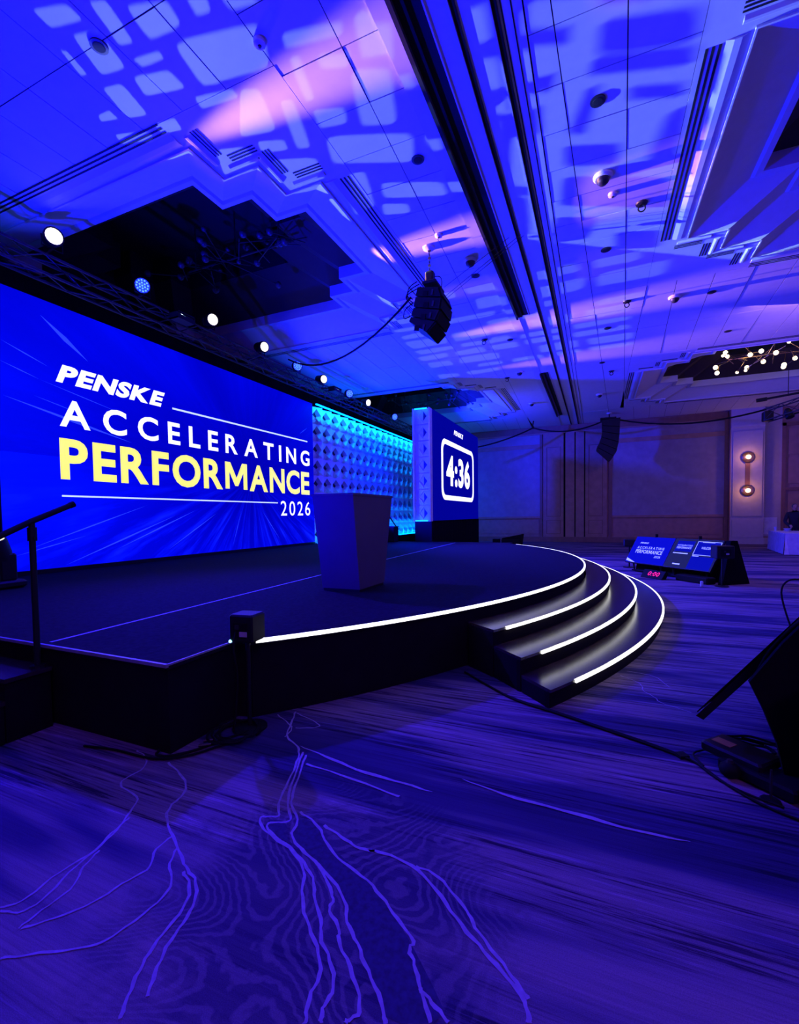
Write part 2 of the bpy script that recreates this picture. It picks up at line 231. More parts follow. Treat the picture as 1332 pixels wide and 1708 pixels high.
# carpet: streaks along the room's width, blotches, ripple motif (flat print)
def carpet_mat():
    m = bpy.data.materials.new('patterned_carpet'); m.use_nodes = True; nt = m.node_tree; N = nt.nodes; L = nt.links
    b = N['Principled BSDF']; b.inputs['Roughness'].default_value = .95; b.inputs['Specular IOR Level'].default_value = .15
    tc = N.new('ShaderNodeTexCoord')
    def noise(sx, sy, scale, detail=4, rough=.6, off=0, rz=0):
        mp = N.new('ShaderNodeMapping'); mp.inputs['Scale'].default_value = (sx, sy, 1); mp.inputs['Location'].default_value = (off, off*1.7, 0)
        mp.inputs['Rotation'].default_value = (0, 0, rz)
        L.new(tc.outputs['Object'], mp.inputs['Vector']); n = N.new('ShaderNodeTexNoise'); n.inputs['Scale'].default_value = scale
        n.inputs['Detail'].default_value = detail; n.inputs['Roughness'].default_value = rough; L.new(mp.outputs['Vector'], n.inputs['Vector']); return n
    def ramp(src, stops):
        r = N.new('ShaderNodeValToRGB'); e = r.color_ramp.elements
        while len(e) < len(stops): e.new(.5)
        for k, (p, c) in zip(e, stops): k.position = p; k.color = (*c, 1) if len(c) == 3 else c
        L.new(src, r.inputs['Fac']); return r
    def mix(fac, a, b_, mode='MIX'):
        x = N.new('ShaderNodeMix'); x.data_type = 'RGBA'; x.blend_type = mode
        if isinstance(fac, float): x.inputs['Factor'].default_value = fac
        else: L.new(fac, x.inputs['Factor'])
        L.new(a, x.inputs['A']); L.new(b_, x.inputs['B']); return x.outputs['Result']
    RZ = radians(6)
    wide = noise(.16, 1.0, 1.5, 3, .6, 3.1, RZ)          # broad bands
    fine = noise(.26, 9.0, 3.4, 6, .72, 8.3, RZ)         # brush streaks
    ultra = noise(.5, 26.0, 3.0, 4, .7, 1.7, RZ)
    base = ramp(wide.outputs['Fac'], [(.36, (.03, .024, .085)), (.45, (.055, .042, .12)), (.51, (.20, .15, .20)), (.60, (.27, .195, .22)), (.68, (.08, .06, .14))])
    streak = ramp(fine.outputs['Fac'], [(.40, (.13, .11, .24)), (.475, (.85, .83, .88)), (.56, (1, 1, 1)), (.64, (1.7, 1.6, 1.8))])
    where = ramp(noise(.12, .9, 2.2, 2, .5, 12.4, RZ).outputs['Fac'], [(.36, (0, 0, 0)), (.5, (1, 1, 1))])
    one = N.new('ShaderNodeRGB'); one.outputs[0].default_value = (1, 1, 1, 1)
    c = mix(1.0, base.outputs['Color'], mix(where.outputs['Color'], one.outputs[0], streak.outputs['Color']), 'MULTIPLY')
    us = ramp(ultra.outputs['Fac'], [(.36, (.80, .79, .84)), (.56, (1.06, 1.06, 1.06))])
    c = mix(1.0, c, us.outputs['Color'], 'MULTIPLY')
    # ripple motif: distorted rings inside an island of the near carpet
    mp = N.new('ShaderNodeMapping'); mp.inputs['Location'].default_value = (1.02, -1.5, 0); L.new(tc.outputs['Object'], mp.inputs['Vector'])
    fld = noise(1, 1.5, 1.05, 1, .5, 7.7)
    wob = noise(1, 1, 22, 1, .5, 3.3)
    m1 = N.new('ShaderNodeMath'); m1.operation = 'MULTIPLY_ADD'; L.new(fld.outputs['Fac'], m1.inputs[0]); m1.inputs[1].default_value = 260
    m2 = N.new('ShaderNodeMath'); m2.operation = 'MULTIPLY'; L.new(wob.outputs['Fac'], m2.inputs[0]); m2.inputs[1].default_value = 5; L.new(m2.outputs[0], m1.inputs[2])
    wv = N.new('ShaderNodeMath'); wv.operation = 'SINE'; L.new(m1.outputs[0], wv.inputs[0])
    wr = ramp(wv.outputs[0], [(.05, (.035, .028, .09)), (.75, (.125, .095, .16))])
    vl = N.new('ShaderNodeVectorMath'); vl.operation = 'LENGTH'; L.new(mp.outputs['Vector'], vl.inputs[0])
    nn = noise(1, 1, 3.2, 4, .65, 5.5)
    ad = N.new('ShaderNodeMath'); ad.operation = 'MULTIPLY_ADD'; L.new(nn.outputs['Fac'], ad.inputs[0]); ad.inputs[1].default_value = .55
    hv = N.new('ShaderNodeMath'); hv.operation = 'MULTIPLY'; hv.inputs[1].default_value = .5; L.new(vl.outputs['Value'], hv.inputs[0]); L.new(hv.outputs[0], ad.inputs[2])
    mk = ramp(ad.outputs['Value'], [(.98, (.8, .8, .8)), (1.0, (0, 0, 0))])
    mk.color_ramp.elements[0].position = .52; mk.color_ramp.elements[1].position = .68
    c = mix(mk.outputs['Color'], c, wr.outputs['Color'])
    pile = noise(1, 1, 260, 2, .5, 2.2)
    pr = ramp(pile.outputs['Fac'], [(.3, (.8, .8, .8)), (.7, (1.15, 1.15, 1.15))])
    c = mix(1.0, c, pr.outputs['Color'], 'MULTIPLY')
    L.new(c, b.inputs['Base Color'])
    bp = N.new('ShaderNodeBump'); bp.inputs['Strength'].default_value = .35; bp.inputs['Distance'].default_value = .004
    L.new(pile.outputs['Fac'], bp.inputs['Height']); L.new(bp.outputs['Normal'], b.inputs['Normal'])
    return m
M['carpet'] = carpet_mat()
M['motif'] = mat('carpet_line_yarn', (.36, .28, .42), .95, var=.15, scale=30)
M['motifdk'] = mat('carpet_dark_yarn', (.03, .024, .085), .95, var=.3, scale=40)

X0, X1, Y0, Y1 = -13., 11.5, -6., 26.5
floor = MB().bb(X0, X1, Y0, Y1, -.1, 0).build('floor', M['carpet']); tag(floor, kind='structure')
def ribbon(mb, pts, wd, z):
    P = smooth_pts([(x, y, 0) for x, y in pts], 2); n = len(P); vs = []
    for i, p in enumerate(P):
        a = P[min(i+1, n-1)]-P[max(i-1, 0)]; a = a.normalized(); k = Vector((-a.y, a.x, 0))*wd*(.5+.12*sin(i*1.3))*(1 if wd < .016 else 1.2*sin(pi*(i+.3)/n))
        j = Vector((.0025*sin(i*2.1), .0025*cos(i*1.7), z)); vs += [p+k+j, p-k+j]
    mb.add(vs, [(2*i, 2*i+1, 2*i+3, 2*i+2) for i in range(n-1)])
mb = MB()
for i, (pts, k) in enumerate(CARPET_LINES): ribbon(mb, pts, .0125*k, .0022+.00008*i)
mb.build('contour_line', M['motif'], floor, kind='stuff', fixn=False)
mb = MB()
for i, pts in enumerate(CARPET_DARK):
    P = smooth_pts([(x, y, 0) for x, y in pts], 1, True); mb.add([(p.x, p.y, .0015) for p in P], [tuple(range(len(P)))])
mb.build('dark_channel', M['motifdk'], floor, kind='stuff')

# ------------------------------------------------------------------ ceiling
def stair(x0, x1, y0, y1, s=.61):       # rectilinear outline with two-step corners, counter-clockwise
    return [(x0+2*s, y0), (x1-2*s, y0), (x1-2*s, y0+s), (x1-s, y0+s), (x1-s, y0+2*s), (x1, y0+2*s),
            (x1, y1-2*s), (x1-s, y1-2*s), (x1-s, y1-s), (x1-2*s, y1-s), (x1-2*s, y1), (x0+2*s, y1),
            (x0+2*s, y1-s), (x0+s, y1-s), (x0+s, y1-2*s), (x0, y1-2*s), (x0, y0+2*s), (x0+s, y0+2*s), (x0+s, y0+s), (x0+2*s, y0+s)]
def inset(P, d):
    n = len(P); Q = []
    for i in range(n):
        a, b, c = Vector(P[i-1]), Vector(P[i]), Vector(P[(i+1) % n])
        e1 = (b-a).normalized(); e2 = (c-b).normalized()
        n1 = Vector((-e1.y, e1.x)); n2 = Vector((-e2.y, e2.x)); q = b+(n1+n2)*d; Q.append((q.x, q.y))
    return Q
def loft(mb, P, z0, Q, z1):
    n = len(P); mb.add([(x, y, z0) for x, y in P]+[(x, y, z1) for x, y in Q], [(i, (i+1) % n, n+(i+1) % n, n+i) for i in range(n)]); return mb
def plate(rect, hole, z, name, m, parent):   # flat plate with one hole, 12 mm thick below z
    cu = bpy.data.curves.new(name, 'CURVE'); cu.dimensions = '2D'; cu.fill_mode = 'BOTH'; cu.extrude = .006
    for P in [[(rect[0], rect[2]), (rect[1], rect[2]), (rect[1], rect[3]), (rect[0], rect[3])]]+hole:
        s = cu.splines.new('POLY'); s.points.add(len(P)-1); s.use_cyclic_u = True
        for k, p in zip(s.points, P): k.co = (p[0], p[1], 0, 1)
    t = bpy.data.objects.new('tmp', cu); COL.objects.link(t)
    me = bpy.data.meshes.new_from_object(t.evaluated_get(bpy.context.evaluated_depsgraph_get()))
    bpy.data.objects.remove(t)
    for v in me.vertices: v.co.z += z+.006
    me.name = name; me.materials.clear(); me.materials.append(m)
    return link(bpy.data.objects.new(name, me), parent)
COF = [(1.46, 10.5, 4.53, 10.72), (1.46, 10.5, 16.40, 22.9), (-12.7, -3.66, 4.53, 10.72), (-12.7, -3.66, 16.40, 22.9)]
mb = MB()
holes = [stair(*c) for c in COF]
ceiling = plate((X0, X1, Y0, Y1), [inset(h, -.02) for h in holes], CZ+.012, 'ceiling', M['void'], None); tag(ceiling, kind='structure')
MB().bb(X0, X1, Y0, Y1, 8.6, 8.7).build('upper_slab', M['void'], ceiling)
def bor(c): return (c[0]-.49, c[1]+.49, c[2]-.42, c[3]+.42)
for ci, c in enumerate(COF):
    P = stair(*c)
    b = bor(c); b = (max(b[0], X0), min(b[1], X1), b[2], b[3])
    cf = plate(b, [P], CZ, 'coffer', M['ceil'], ceiling)
    a = inset(P, .70); l = inset(P, .83); u0 = inset(P, .83); u1 = inset(P, 1.75)
    loft(MB(), P, CZ, a, CZ+.33).build('sloped_soffit', M['ceil'], cf, fixn=False)
    loft(MB(), a, CZ+.33, inset(P, .74), CZ+.30).build('lip_bead', M['ceiltrim'], cf, fixn=False)
    loft(loft(MB(), inset(P, .74), CZ+.30, l, CZ+.31), l, CZ+.31, u0, CZ+.55).build('fascia', M['ceiltrim'], cf, fixn=False)
    loft(MB(), u0, CZ+.55, u1, CZ+1.15).build('upper_soffit', M['upper'], cf, fixn=False)
    MB().add([(x, y, CZ+1.7) for x, y in u1], [tuple(range(len(u1)))]).build('cavity_top', M['void'], cf)
    loft(MB(), u1, CZ+1.15, u1, CZ+1.7).build('cavity_side', M['void'], cf, fixn=False)
    # raised edge bead along the opening, a moulding outside it, slot diffusers between
    n = len(P); O1 = inset(P, -.02); O0 = inset(P, .0)
    loft(loft(MB(), O1, CZ, O1, CZ-.025), O1, CZ-.025, O0, CZ-.025).build('edge_bead', M['ceiltrim'], cf, fixn=False)
    for i in range(n):
        p, q = Vector(P[i]), Vector(P[(i+1) % n]); e = (q-p); ln = e.length; e.normalize(); o = Vector((e.y, -e.x))
        if ln < 1:
            pass
        cen = Vector(((c[0]+c[1])/2, (c[2]+c[3])/2)); aw = e if ((p+q)/2-cen).dot(e) > 0 else -e      # short runs sit off their edge, away from the middle
        m0, m1 = (p+e*.03+o*.15, q-e*.03+o*.15) if ln > 1 else (p+aw*.2+o*.13+e*.05, q+aw*.2+o*.13-e*.05)
        s0, s1 = (p+e*.05, q-e*.05) if ln > 1 else (p+aw*.27+e*.09, q+aw*.27-e*.09)
        mm = MB(); k = .11 if ln > 1 else .05
        A = [m0-o*k, m0+o*k, m0+o*k*.3, m0-o*k*.3]; B = [m1-o*k, m1+o*k, m1+o*k*.3, m1-o*k*.3]; zz = (CZ, CZ, CZ-.022, CZ-.022)
        mm.add([(v.x, v.y, h) for v, h in zip(A, zz)]+[(v.x, v.y, h) for v, h in zip(B, zz)], [(0, 1, 5, 4), (1, 2, 6, 5), (2, 3, 7, 6), (3, 0, 4, 7), (0, 3, 2, 1), (4, 5, 6, 7)])
        mm.build('moulding', M['ceiltrim'], cf)
        sl = MB(); ang = atan2(e.y, e.x)
        for t in (.30, .36, .42) if ln > 1 else (.22, .265, .31):
            cc = (s0+s1)/2+o*t; sl.box((cc.x, cc.y, CZ-.001), ((s1-s0).length, .026 if ln > 1 else .02, .006), rot('Z', ang))
        sl.build('slot_diffuser', M['void'], cf)

# ceiling panels
def panel(pts, i=[0]):
    g = .006; c = sum((Vector(p) for p in pts), Vector((0, 0)))/4
    Q = []
    for p in pts:
        p = Vector(p); d = p-c; Q.append((p.x-math.copysign(g, d.x), p.y-math.copysign(g, d.y)))
    i[0] += 1; dz = .0015*((i[0]*7) % 3)
    MB().zprism(Q, CZ+dz, CZ+.012).build('ceiling_panel', M['ceil'], ceiling)
def strips(lines, ys):
    for a, b in zip(lines, lines[1:]):
        for y0, y1 in zip(ys, ys[1:]): panel([(a(y0), y0), (b(y0), y0), (b(y1), y1), (a(y1), y1)])
def ln(xa, ya, xb, yb): return lambda y: xa+(xb-xa)*(y-ya)/(yb-ya)
K = lambda x: (lambda y: x)
ysn = [-6, -3.5, -1, .9, 1.56, 2.23, 2.9, 3.57, 4.24, 4.91, 5.58, 6.25, 6.92, 7.59, 8.26, 8.93, 9.6, 10.27, 11.1, 12.2, 13.4, 14.7, 16, 18.5, 21, 23.5, 26.5]
strips([K(-3.17), ln(-2.41, 4.24, -2.78, 13.3), K(-1.97)], ysn)
strips([K(-.65), ln(-.41, 4.67, .5, 23.58), ln(.26, 4.96, .79, 16.1), K(.97)], ysn)
for xs, sk in (([.97, 1.64, 2.31, 2.98, 3.65, 4.32, 5.0, 5.67, 6.34, 7.0, 8.5, 10, 11.5], .12), ([-13, -11, -9.5, -8.5, -7.83, -7.16, -6.5, -5.83, -5.16, -4.5, -3.83, -3.17], -.12)):
    for ys in ([11.14, 13.6, 15.98], [23.32, 26.5]):
        strips([K(xs[0])]+[ln(x-sk, ys[0], x+sk, ys[-1]) for x in xs[1:-1]]+[K(xs[-1])], ys)
    strips([K(x) for x in xs], [-6, -2, .9, 2.23, 3.2, 4.11])
# track zone: flat strips, two partition tracks, two long return-air slots
def ztrim(nm, x0, x1, y0, y1, z0, m): return MB().bb(x0, x1, y0, y1, z0, CZ+.012).build(nm, m, ceiling)
ztrim('track_strip', -1.97, -1.76, Y0, Y1, CZ-.012, M['ceiltrim'])
for y0, y1 in ((Y0, -2.5), (11.5, 16.35), (23.7, Y1)): ztrim('track_strip', -1.76, -1.50, y0, y1, CZ, M['ceil'])
ztrim('track_strip', -1.50, -1.29, Y0, Y1, CZ, M['ceil'])
ztrim('track_strip', -1.245, -.93, Y0, Y1, CZ-.004, M['ceil'])
ztrim('track_strip', -.885, -.66, Y0, Y1, CZ-.004, M['ceil'])
for x in (-1.2675, -.9075):
    MB().bb(x-.0225, x+.0225, Y0, Y1, CZ+.004, CZ+.012).build('partition_track', M['void'], ceiling)
    for s in (-1, 1): MB().bb(x+s*.03-.006, x+s*.03+.006, Y0, Y1, CZ-.02, CZ).build('track_flange', M['ceiltrim'] if s < 0 else M['track'], ceiling)
for x in (-.845, -.755): MB().bb(x-.006, x+.006, Y0, Y1, CZ-.008, CZ-.004).build('track_groove', M['track'], ceiling)
for y0, y1 in ((-2.5, 11.5), (16.35, 23.7)):
    sl = MB().bb(-1.80, -1.755, y0, y1, CZ-.085, CZ+.25).build('return_slot', M['void'], ceiling)
    MB().bb(-1.755, -1.50, y0, y1, CZ+.2, CZ+.25).build('slot_back', M['track'], sl)
    MB().bb(-1.755, -1.66, y0, y1, CZ-.03, CZ+.2).build('slot_liner', M['track'], sl)
    MB().bb(-1.515, -1.50, y0, y1, CZ-.02, CZ+.2).build('slot_side', M['ceiltrim'], sl)
    MB().bb(-1.99, -1.80, y0, y1, CZ-.02, CZ-.012).build('slot_border', M['ceiltrim'], sl)

# ------------------------------------------------------------------ walls
def wallbox(nm, x0, x1, y0, y1, m, z1=8.6): return tag(MB().bb(x0, x1, y0, y1, 0, z1).build(nm, m), kind='structure')
wallbox('wall_left', X0-.2, X0, Y0, Y1, M['pale']); wallbox('wall_right', X1, X1+.2, Y0, Y1, M['pale']); wallbox('wall_near', X0, X1, Y0-.2, Y0, M['pale'])
wf = wallbox('wall_far', X0, X1, Y1, Y1+.2, M['wood'])
YF = Y1
def fw(nm, x0, x1, z0, z1, d, m, d0=0): return MB().bb(x0, x1, YF-d, YF-d0, z0, z1).build(nm, m, wf)
fw('cornice', X0, 5.75, 5.98, 6.36, .10, M['wooddk']); fw('cornice_bead', X0, 5.75, 5.94, 6.0, .14, M['wood'])
for x0, x1 in ((-11.5, -7.0), (-6.6, -2.9), (.75, 5.65)):
    fw('panel_frame', x0-.16, x0, .28, 5.94, .09, M['wooddk']); fw('panel_frame', x1, x1+.14, .28, 5.94, .09, M['wooddk'])
    fw('wall_fabric', x0, x1, 1.42, 5.2, .045, M['fabric']); fw('wall_fabric', x0, x1, 5.42, 5.94, .045, M['fabric'])
    fw('picture_rail', x0, x1, 5.2, 5.42, .07, M['wood']); fw('dado_rail', x0, x1, 1.30, 1.42, .08, M['wood'])
    fw('dado_panel', x0+.05, x1-.05, .45, 1.25, .03, M['wood'])
# pilaster with tall recessed panels and the partition pocket doors
for x0, x1 in ((-2.72, -1.66), (-1.56, -1.10), (-1.04, -.62), (-.56, .5)):
    fw('pilaster_panel', x0, x1, .25, 5.98, .12, M['wood'])
for x0, x1 in ((-2.55, -1.8), (-.4, .3)):
    for z0, z1 in ((.45, 1.2), (1.4, 5.2)):
        for a, b2, c2, d3 in ((x0, x0+.03, z0, z1), (x1-.03, x1, z0, z1), (x0, x1, z0, z0+.03), (x0, x1, z1-.03, z1)):
            fw('panel_moulding', a, b2, c2, d3, .14, M['wooddk'], .12)
fw('pocket_gap', -1.66, -1.56, .1, 5.98, .03, M['void']); fw('pocket_gap', -1.10, -1.04, .1, 5.98, .03, M['void']); fw('pocket_gap', -.62, -.56, .1, 5.98, .03, M['void'])
tag(MB().bb(X0, 5.8, YF-.13, YF, 0, .28).build('baseboard_far', M['wooddk']), kind='structure')
fw('reveal', 5.79, 5.84, 0, 6.1, .10, M['wooddk'])
col_ = MB().bb(5.84, 7.14, YF-.34, YF, 0, 6.36).build('pilaster_column', M['pale'], wf)
MB().bb(5.92, 7.06, YF-.37, YF-.34, .32, 1.15).build('column_panel', M['pale'], col_); MB().bb(5.92, 7.06, YF-.37, YF-.34, 1.32, 5.3).build('column_panel', M['pale'], col_)
MB().bb(5.82, 7.16, YF-.38, YF-.34, 0, .26).build('column_base', M['pale'], col_); MB().bb(5.84, 7.14, YF-.40, YF-.34, 5.5, 5.6).build('column_band', M['pale'], col_)
MB().bb(5.80, 5.84, YF-.34, YF, 0, 6.36).build('column_return', M['wooddk'], col_)
fw('wall_panel', 7.14, 7.86, .35, 6.36, .06, M['pale']); fw('wall_panel', 7.14, 7.86, 0, .3, .09, M['pale'])
hp = fw('access_hatch', 7.22, 7.72, .45, 1.25, .09, M['white'])
d1 = tag(MB().bb(7.86, 11.4, YF-.05, YF, 0, 5.5).build('door_1', M['wood']), kind='structure')
for a, b2, c2, d3 in ((7.86, 8.0, 0, 5.6), (7.86, 11.4, 5.46, 5.6), (8.0, 11.4, 2.5, 2.62)):
    MB().bb(a, b2, YF-.12, YF-.05, c2, d3).build('door_frame', M['wooddk'], d1)
for a, b2, c2, d3 in ((8.1, 9.6, .3, 2.35), (9.75, 11.3, .3, 2.35), (8.1, 9.6, 2.8, 4.0), (9.75, 11.3, 2.8, 4.0), (8.1, 9.6, 4.15, 5.3)):
    MB().bb(a, b2, YF-.08, YF-.05, c2, d3).build('door_panel', M['wood'], d1)

# ------------------------------------------------------------------ stage
CX, CY = -9.26, 8.7
SZ, RS = .61, .1525
def arc(R, a0, a1, n=40): return [(CX+R*cos(radians(a0+(a1-a0)*i/n)), CY+R*sin(radians(a0+(a1-a0)*i/n))) for i in range(n+1)]
stage = thing('stage', (-5, 8.7, 0), 'wide dark carpeted stage with curved glowing front edge', 'stage')
DP = [(-9.62, 15.33), (-9.62, 2.07), (-2.55, 2.07), (-2.55, 2.70)]+arc(9.08, -41.2, 41.2, 60)+[(-2.55, 14.70), (-2.55, 15.33)]
MB().zprism(DP, SZ-.04, SZ).build('deck', M['deck'], stage)
DI = [(-9.60, 15.31), (-9.60, 2.09), (-2.57, 2.09), (-2.57, 2.71)]+arc(9.06, -41.2, 41.2, 60)+[(-2.57, 14.69), (-2.57, 15.31)]
n = len(DI); sk = MB().add([(x, y, 0) for x, y in DI]+[(x, y, SZ-.04) for x, y in DI], [(i, (i+1) % n, n+(i+1) % n, n+i) for i in range(n)])
sk.build('skirt', M['skirt'], stage)
def band(mb, P, wd, z, h):
    n = len(P); vs = []
    for i, p in enumerate(P):
        a = Vector(P[min(i+1, n-1)])-Vector(P[max(i-1, 0)]); a.normalize(); k = Vector((-a.y, a.x))*wd/2; p = Vector(p)
        for q, zz in ((p+k, z), (p-k, z), (p-k, z+h), (p+k, z+h)): vs.append((q.x, q.y, zz))
    fs = [(0, 1, 2, 3), (4*n-4, 4*n-1, 4*n-2, 4*n-3)]
    for i in range(n-1):
        for k in range(4): fs.append((4*i+k, 4*i+4+k, 4*i+4+(k+1) % 4, 4*i+(k+1) % 4))
    return mb.add(vs, fs)
band(band(MB(), [(-9.6, 2.062), (-2.54, 2.062)], .02, SZ-.022, .0225), [(-2.545, 2.06), (-2.545, 2.68)], .012, SZ-.012, .0125).build('edge_trim', M['nosing'], stage)
band(MB(), [(-3.87, 2.12), (-4.09, 6.14), (-4.4, 14.9)], .03, SZ-.001, .0015).build('tape_line', M['tape'], stage)
band(MB(), arc(9.07, -41.0, 40, 70), .026, SZ-.027, .028).build('led_strip', M['strip'], stage, label='glowing white light strip')
steps = thing('curved_steps', (-.3, 8.7, 0), 'three curved black steps with glowing nosings below the stage front', 'steps')
ANG = [27.5, 27.9, 28.5, 29.1]; RR = [9.09, 9.47, 9.86, 10.22]
for k in (1, 2, 3):
    zt = SZ-RS*k
    P = arc(RR[k], -ANG[k], ANG[k], 56)+arc(RR[k-1]-.0+.0, ANG[k-1], -ANG[k-1], 56)
    if k < 3: pass
    MB().zprism(P, zt-.025, zt).build('tread', M['tread'], steps)
    P2 = arc(RR[k]-.012, -ANG[k], ANG[k], 56)+arc(RR[k]-.05, ANG[k], -ANG[k], 56)
    MB().zprism(P2, 0, zt-.025).build('riser', M['skirt'], steps)
    for s in (-1, 1):
        a, b = arc(RR[k]-.02, s*ANG[k], s*ANG[k], 1)[0], arc(RR[k-1], s*ANG[k-1], s*ANG[k-1], 1)[0]
        e = (Vector(b)-Vector(a)).normalized(); o = Vector((e.y, -e.x))*.012*s
        MB().zprism([a, b, (b[0]-o.x, b[1]-o.y), (a[0]-o.x, a[1]-o.y)], 0, zt-.025).build('end_panel', M['skirt'], steps)
    band(MB(), arc(RR[k]+.002, [-26.8, -26.8, -27.1][k-1], 26.8, 60), .026, zt-.025, .025).build('led_strip', M['strip'], steps, label='glowing white light strip')
# side stairs at the near end of the stage, with a handrail
ss = thing('stage_stairs', (-4.5, 1.5, 0), 'black stage stairs with handrail at the near end of the stage', 'stairs')
for k in range(3):
    y1 = 2.05-.30*k; zt = SZ-RS*(k+1)
    MB().bb(-5.4, -3.74, y1-.30, y1, zt-.03, zt).build('tread', M['tread'], ss); MB().bb(-5.38, -3.76, y1-.29, y1, 0, zt-.03).build('riser', M['skirt'], ss)
hr = MB().tube([(-3.82, 2.27, 1.665), (-3.82, 2.0, 1.545), (-3.82, 1.1, 1.09)], .022, 10).build('handrail', M['black'], ss, True)
MB().cyl((-3.82, 2.27, 1.665), (-3.82, 2.30, 1.678), .025).build('end_cap', M['rubber'], hr)
MB().cyl((-3.82, 2.0, .4575), (-3.82, 2.0, 1.53), .021, n=12).build('rail_post', M['black'], ss, True)
MB().cyl((-3.82, 2.0, 1.40), (-3.82, 2.0, 1.50), .030, n=12).cyl((-3.84, 2.0, 1.42), (-3.78, 2.0, 1.42), .012).build('clamp', M['black'], ss)
MB().cyl((-3.82, 2.0, .4575), (-3.82, 2.0, .475), .05, n=12).build('post_foot', M['black'], ss)
# far side stairs with rails
fs = thing('stage_stairs', (-6.7, 16.4, 0), 'black stage stairs with two rails at the far end of the stage', 'stairs')
for k in range(3):
    y0 = 15.36+.30*k; zt = SZ-RS*(k+1)
    MB().bb(-7.2, -6.1, y0, y0+.30, zt-.03, zt).build('tread', M['tread'], fs); MB().bb(-7.18, -6.12, y0, y0+.29, 0, zt-.03).build('riser', M['skirt'], fs)
for x in (-7.15, -6.06):
    MB().tube([(x, 15.40, 1.62), (x, 16.3, 1.05)], .022, 8).build('handrail', M['black'], fs); MB().cyl((x, 15.45, .4575), (x, 15.45, 1.58), .02, n=8).build('rail_post', M['black'], fs)
bx = thing('black_case', (-6.9, 15.0, SZ+.001), 'black box standing on the far end of the stage below the diamond wall', 'case')
MB().cbox((-6.95, 14.95, SZ+.272), (.7, .4, .54), .02).build('body', M['rubber'], bx); MB().bb(-7.31, -6.59, 14.73, 15.17, SZ+.54, SZ+.57).build('lid', M['black'], bx)
# ------------------------------------------------------------------ podium
po = thing('podium', (-2.95, 5.3, SZ), 'tall dark grey podium with flared front on the stage', 'podium')
bt = [(-3.22, 4.93), (-2.68, 4.93), (-2.68, 5.63), (-3.22, 5.63)]; tp = [(-3.27, 4.81), (-2.69, 4.81), (-2.69, 5.94), (-3.27, 5.94)]
zb, zt = SZ+.001, SZ+1.225
MB().add([(x, y, zb+.03) for x, y in bt]+[(x, y, zt-.03) for x, y in tp], [(0, 1, 5, 4), (1, 2, 6, 5), (2, 3, 7, 6), (3, 0, 4, 7), (3, 2, 1, 0), (4, 5, 6, 7)]).build('body', M['podium'], po)
MB().zprism([(-3.29, 4.80), (-2.68, 4.80), (-2.68, 5.95), (-3.29, 5.95)], zt-.03, zt).build('top', M['podium'], po)
MB().zprism([(-3.21, 4.94), (-2.69, 4.94), (-2.69, 5.62), (-3.21, 5.62)], zb, zb+.03).build('plinth', M['black'], po)

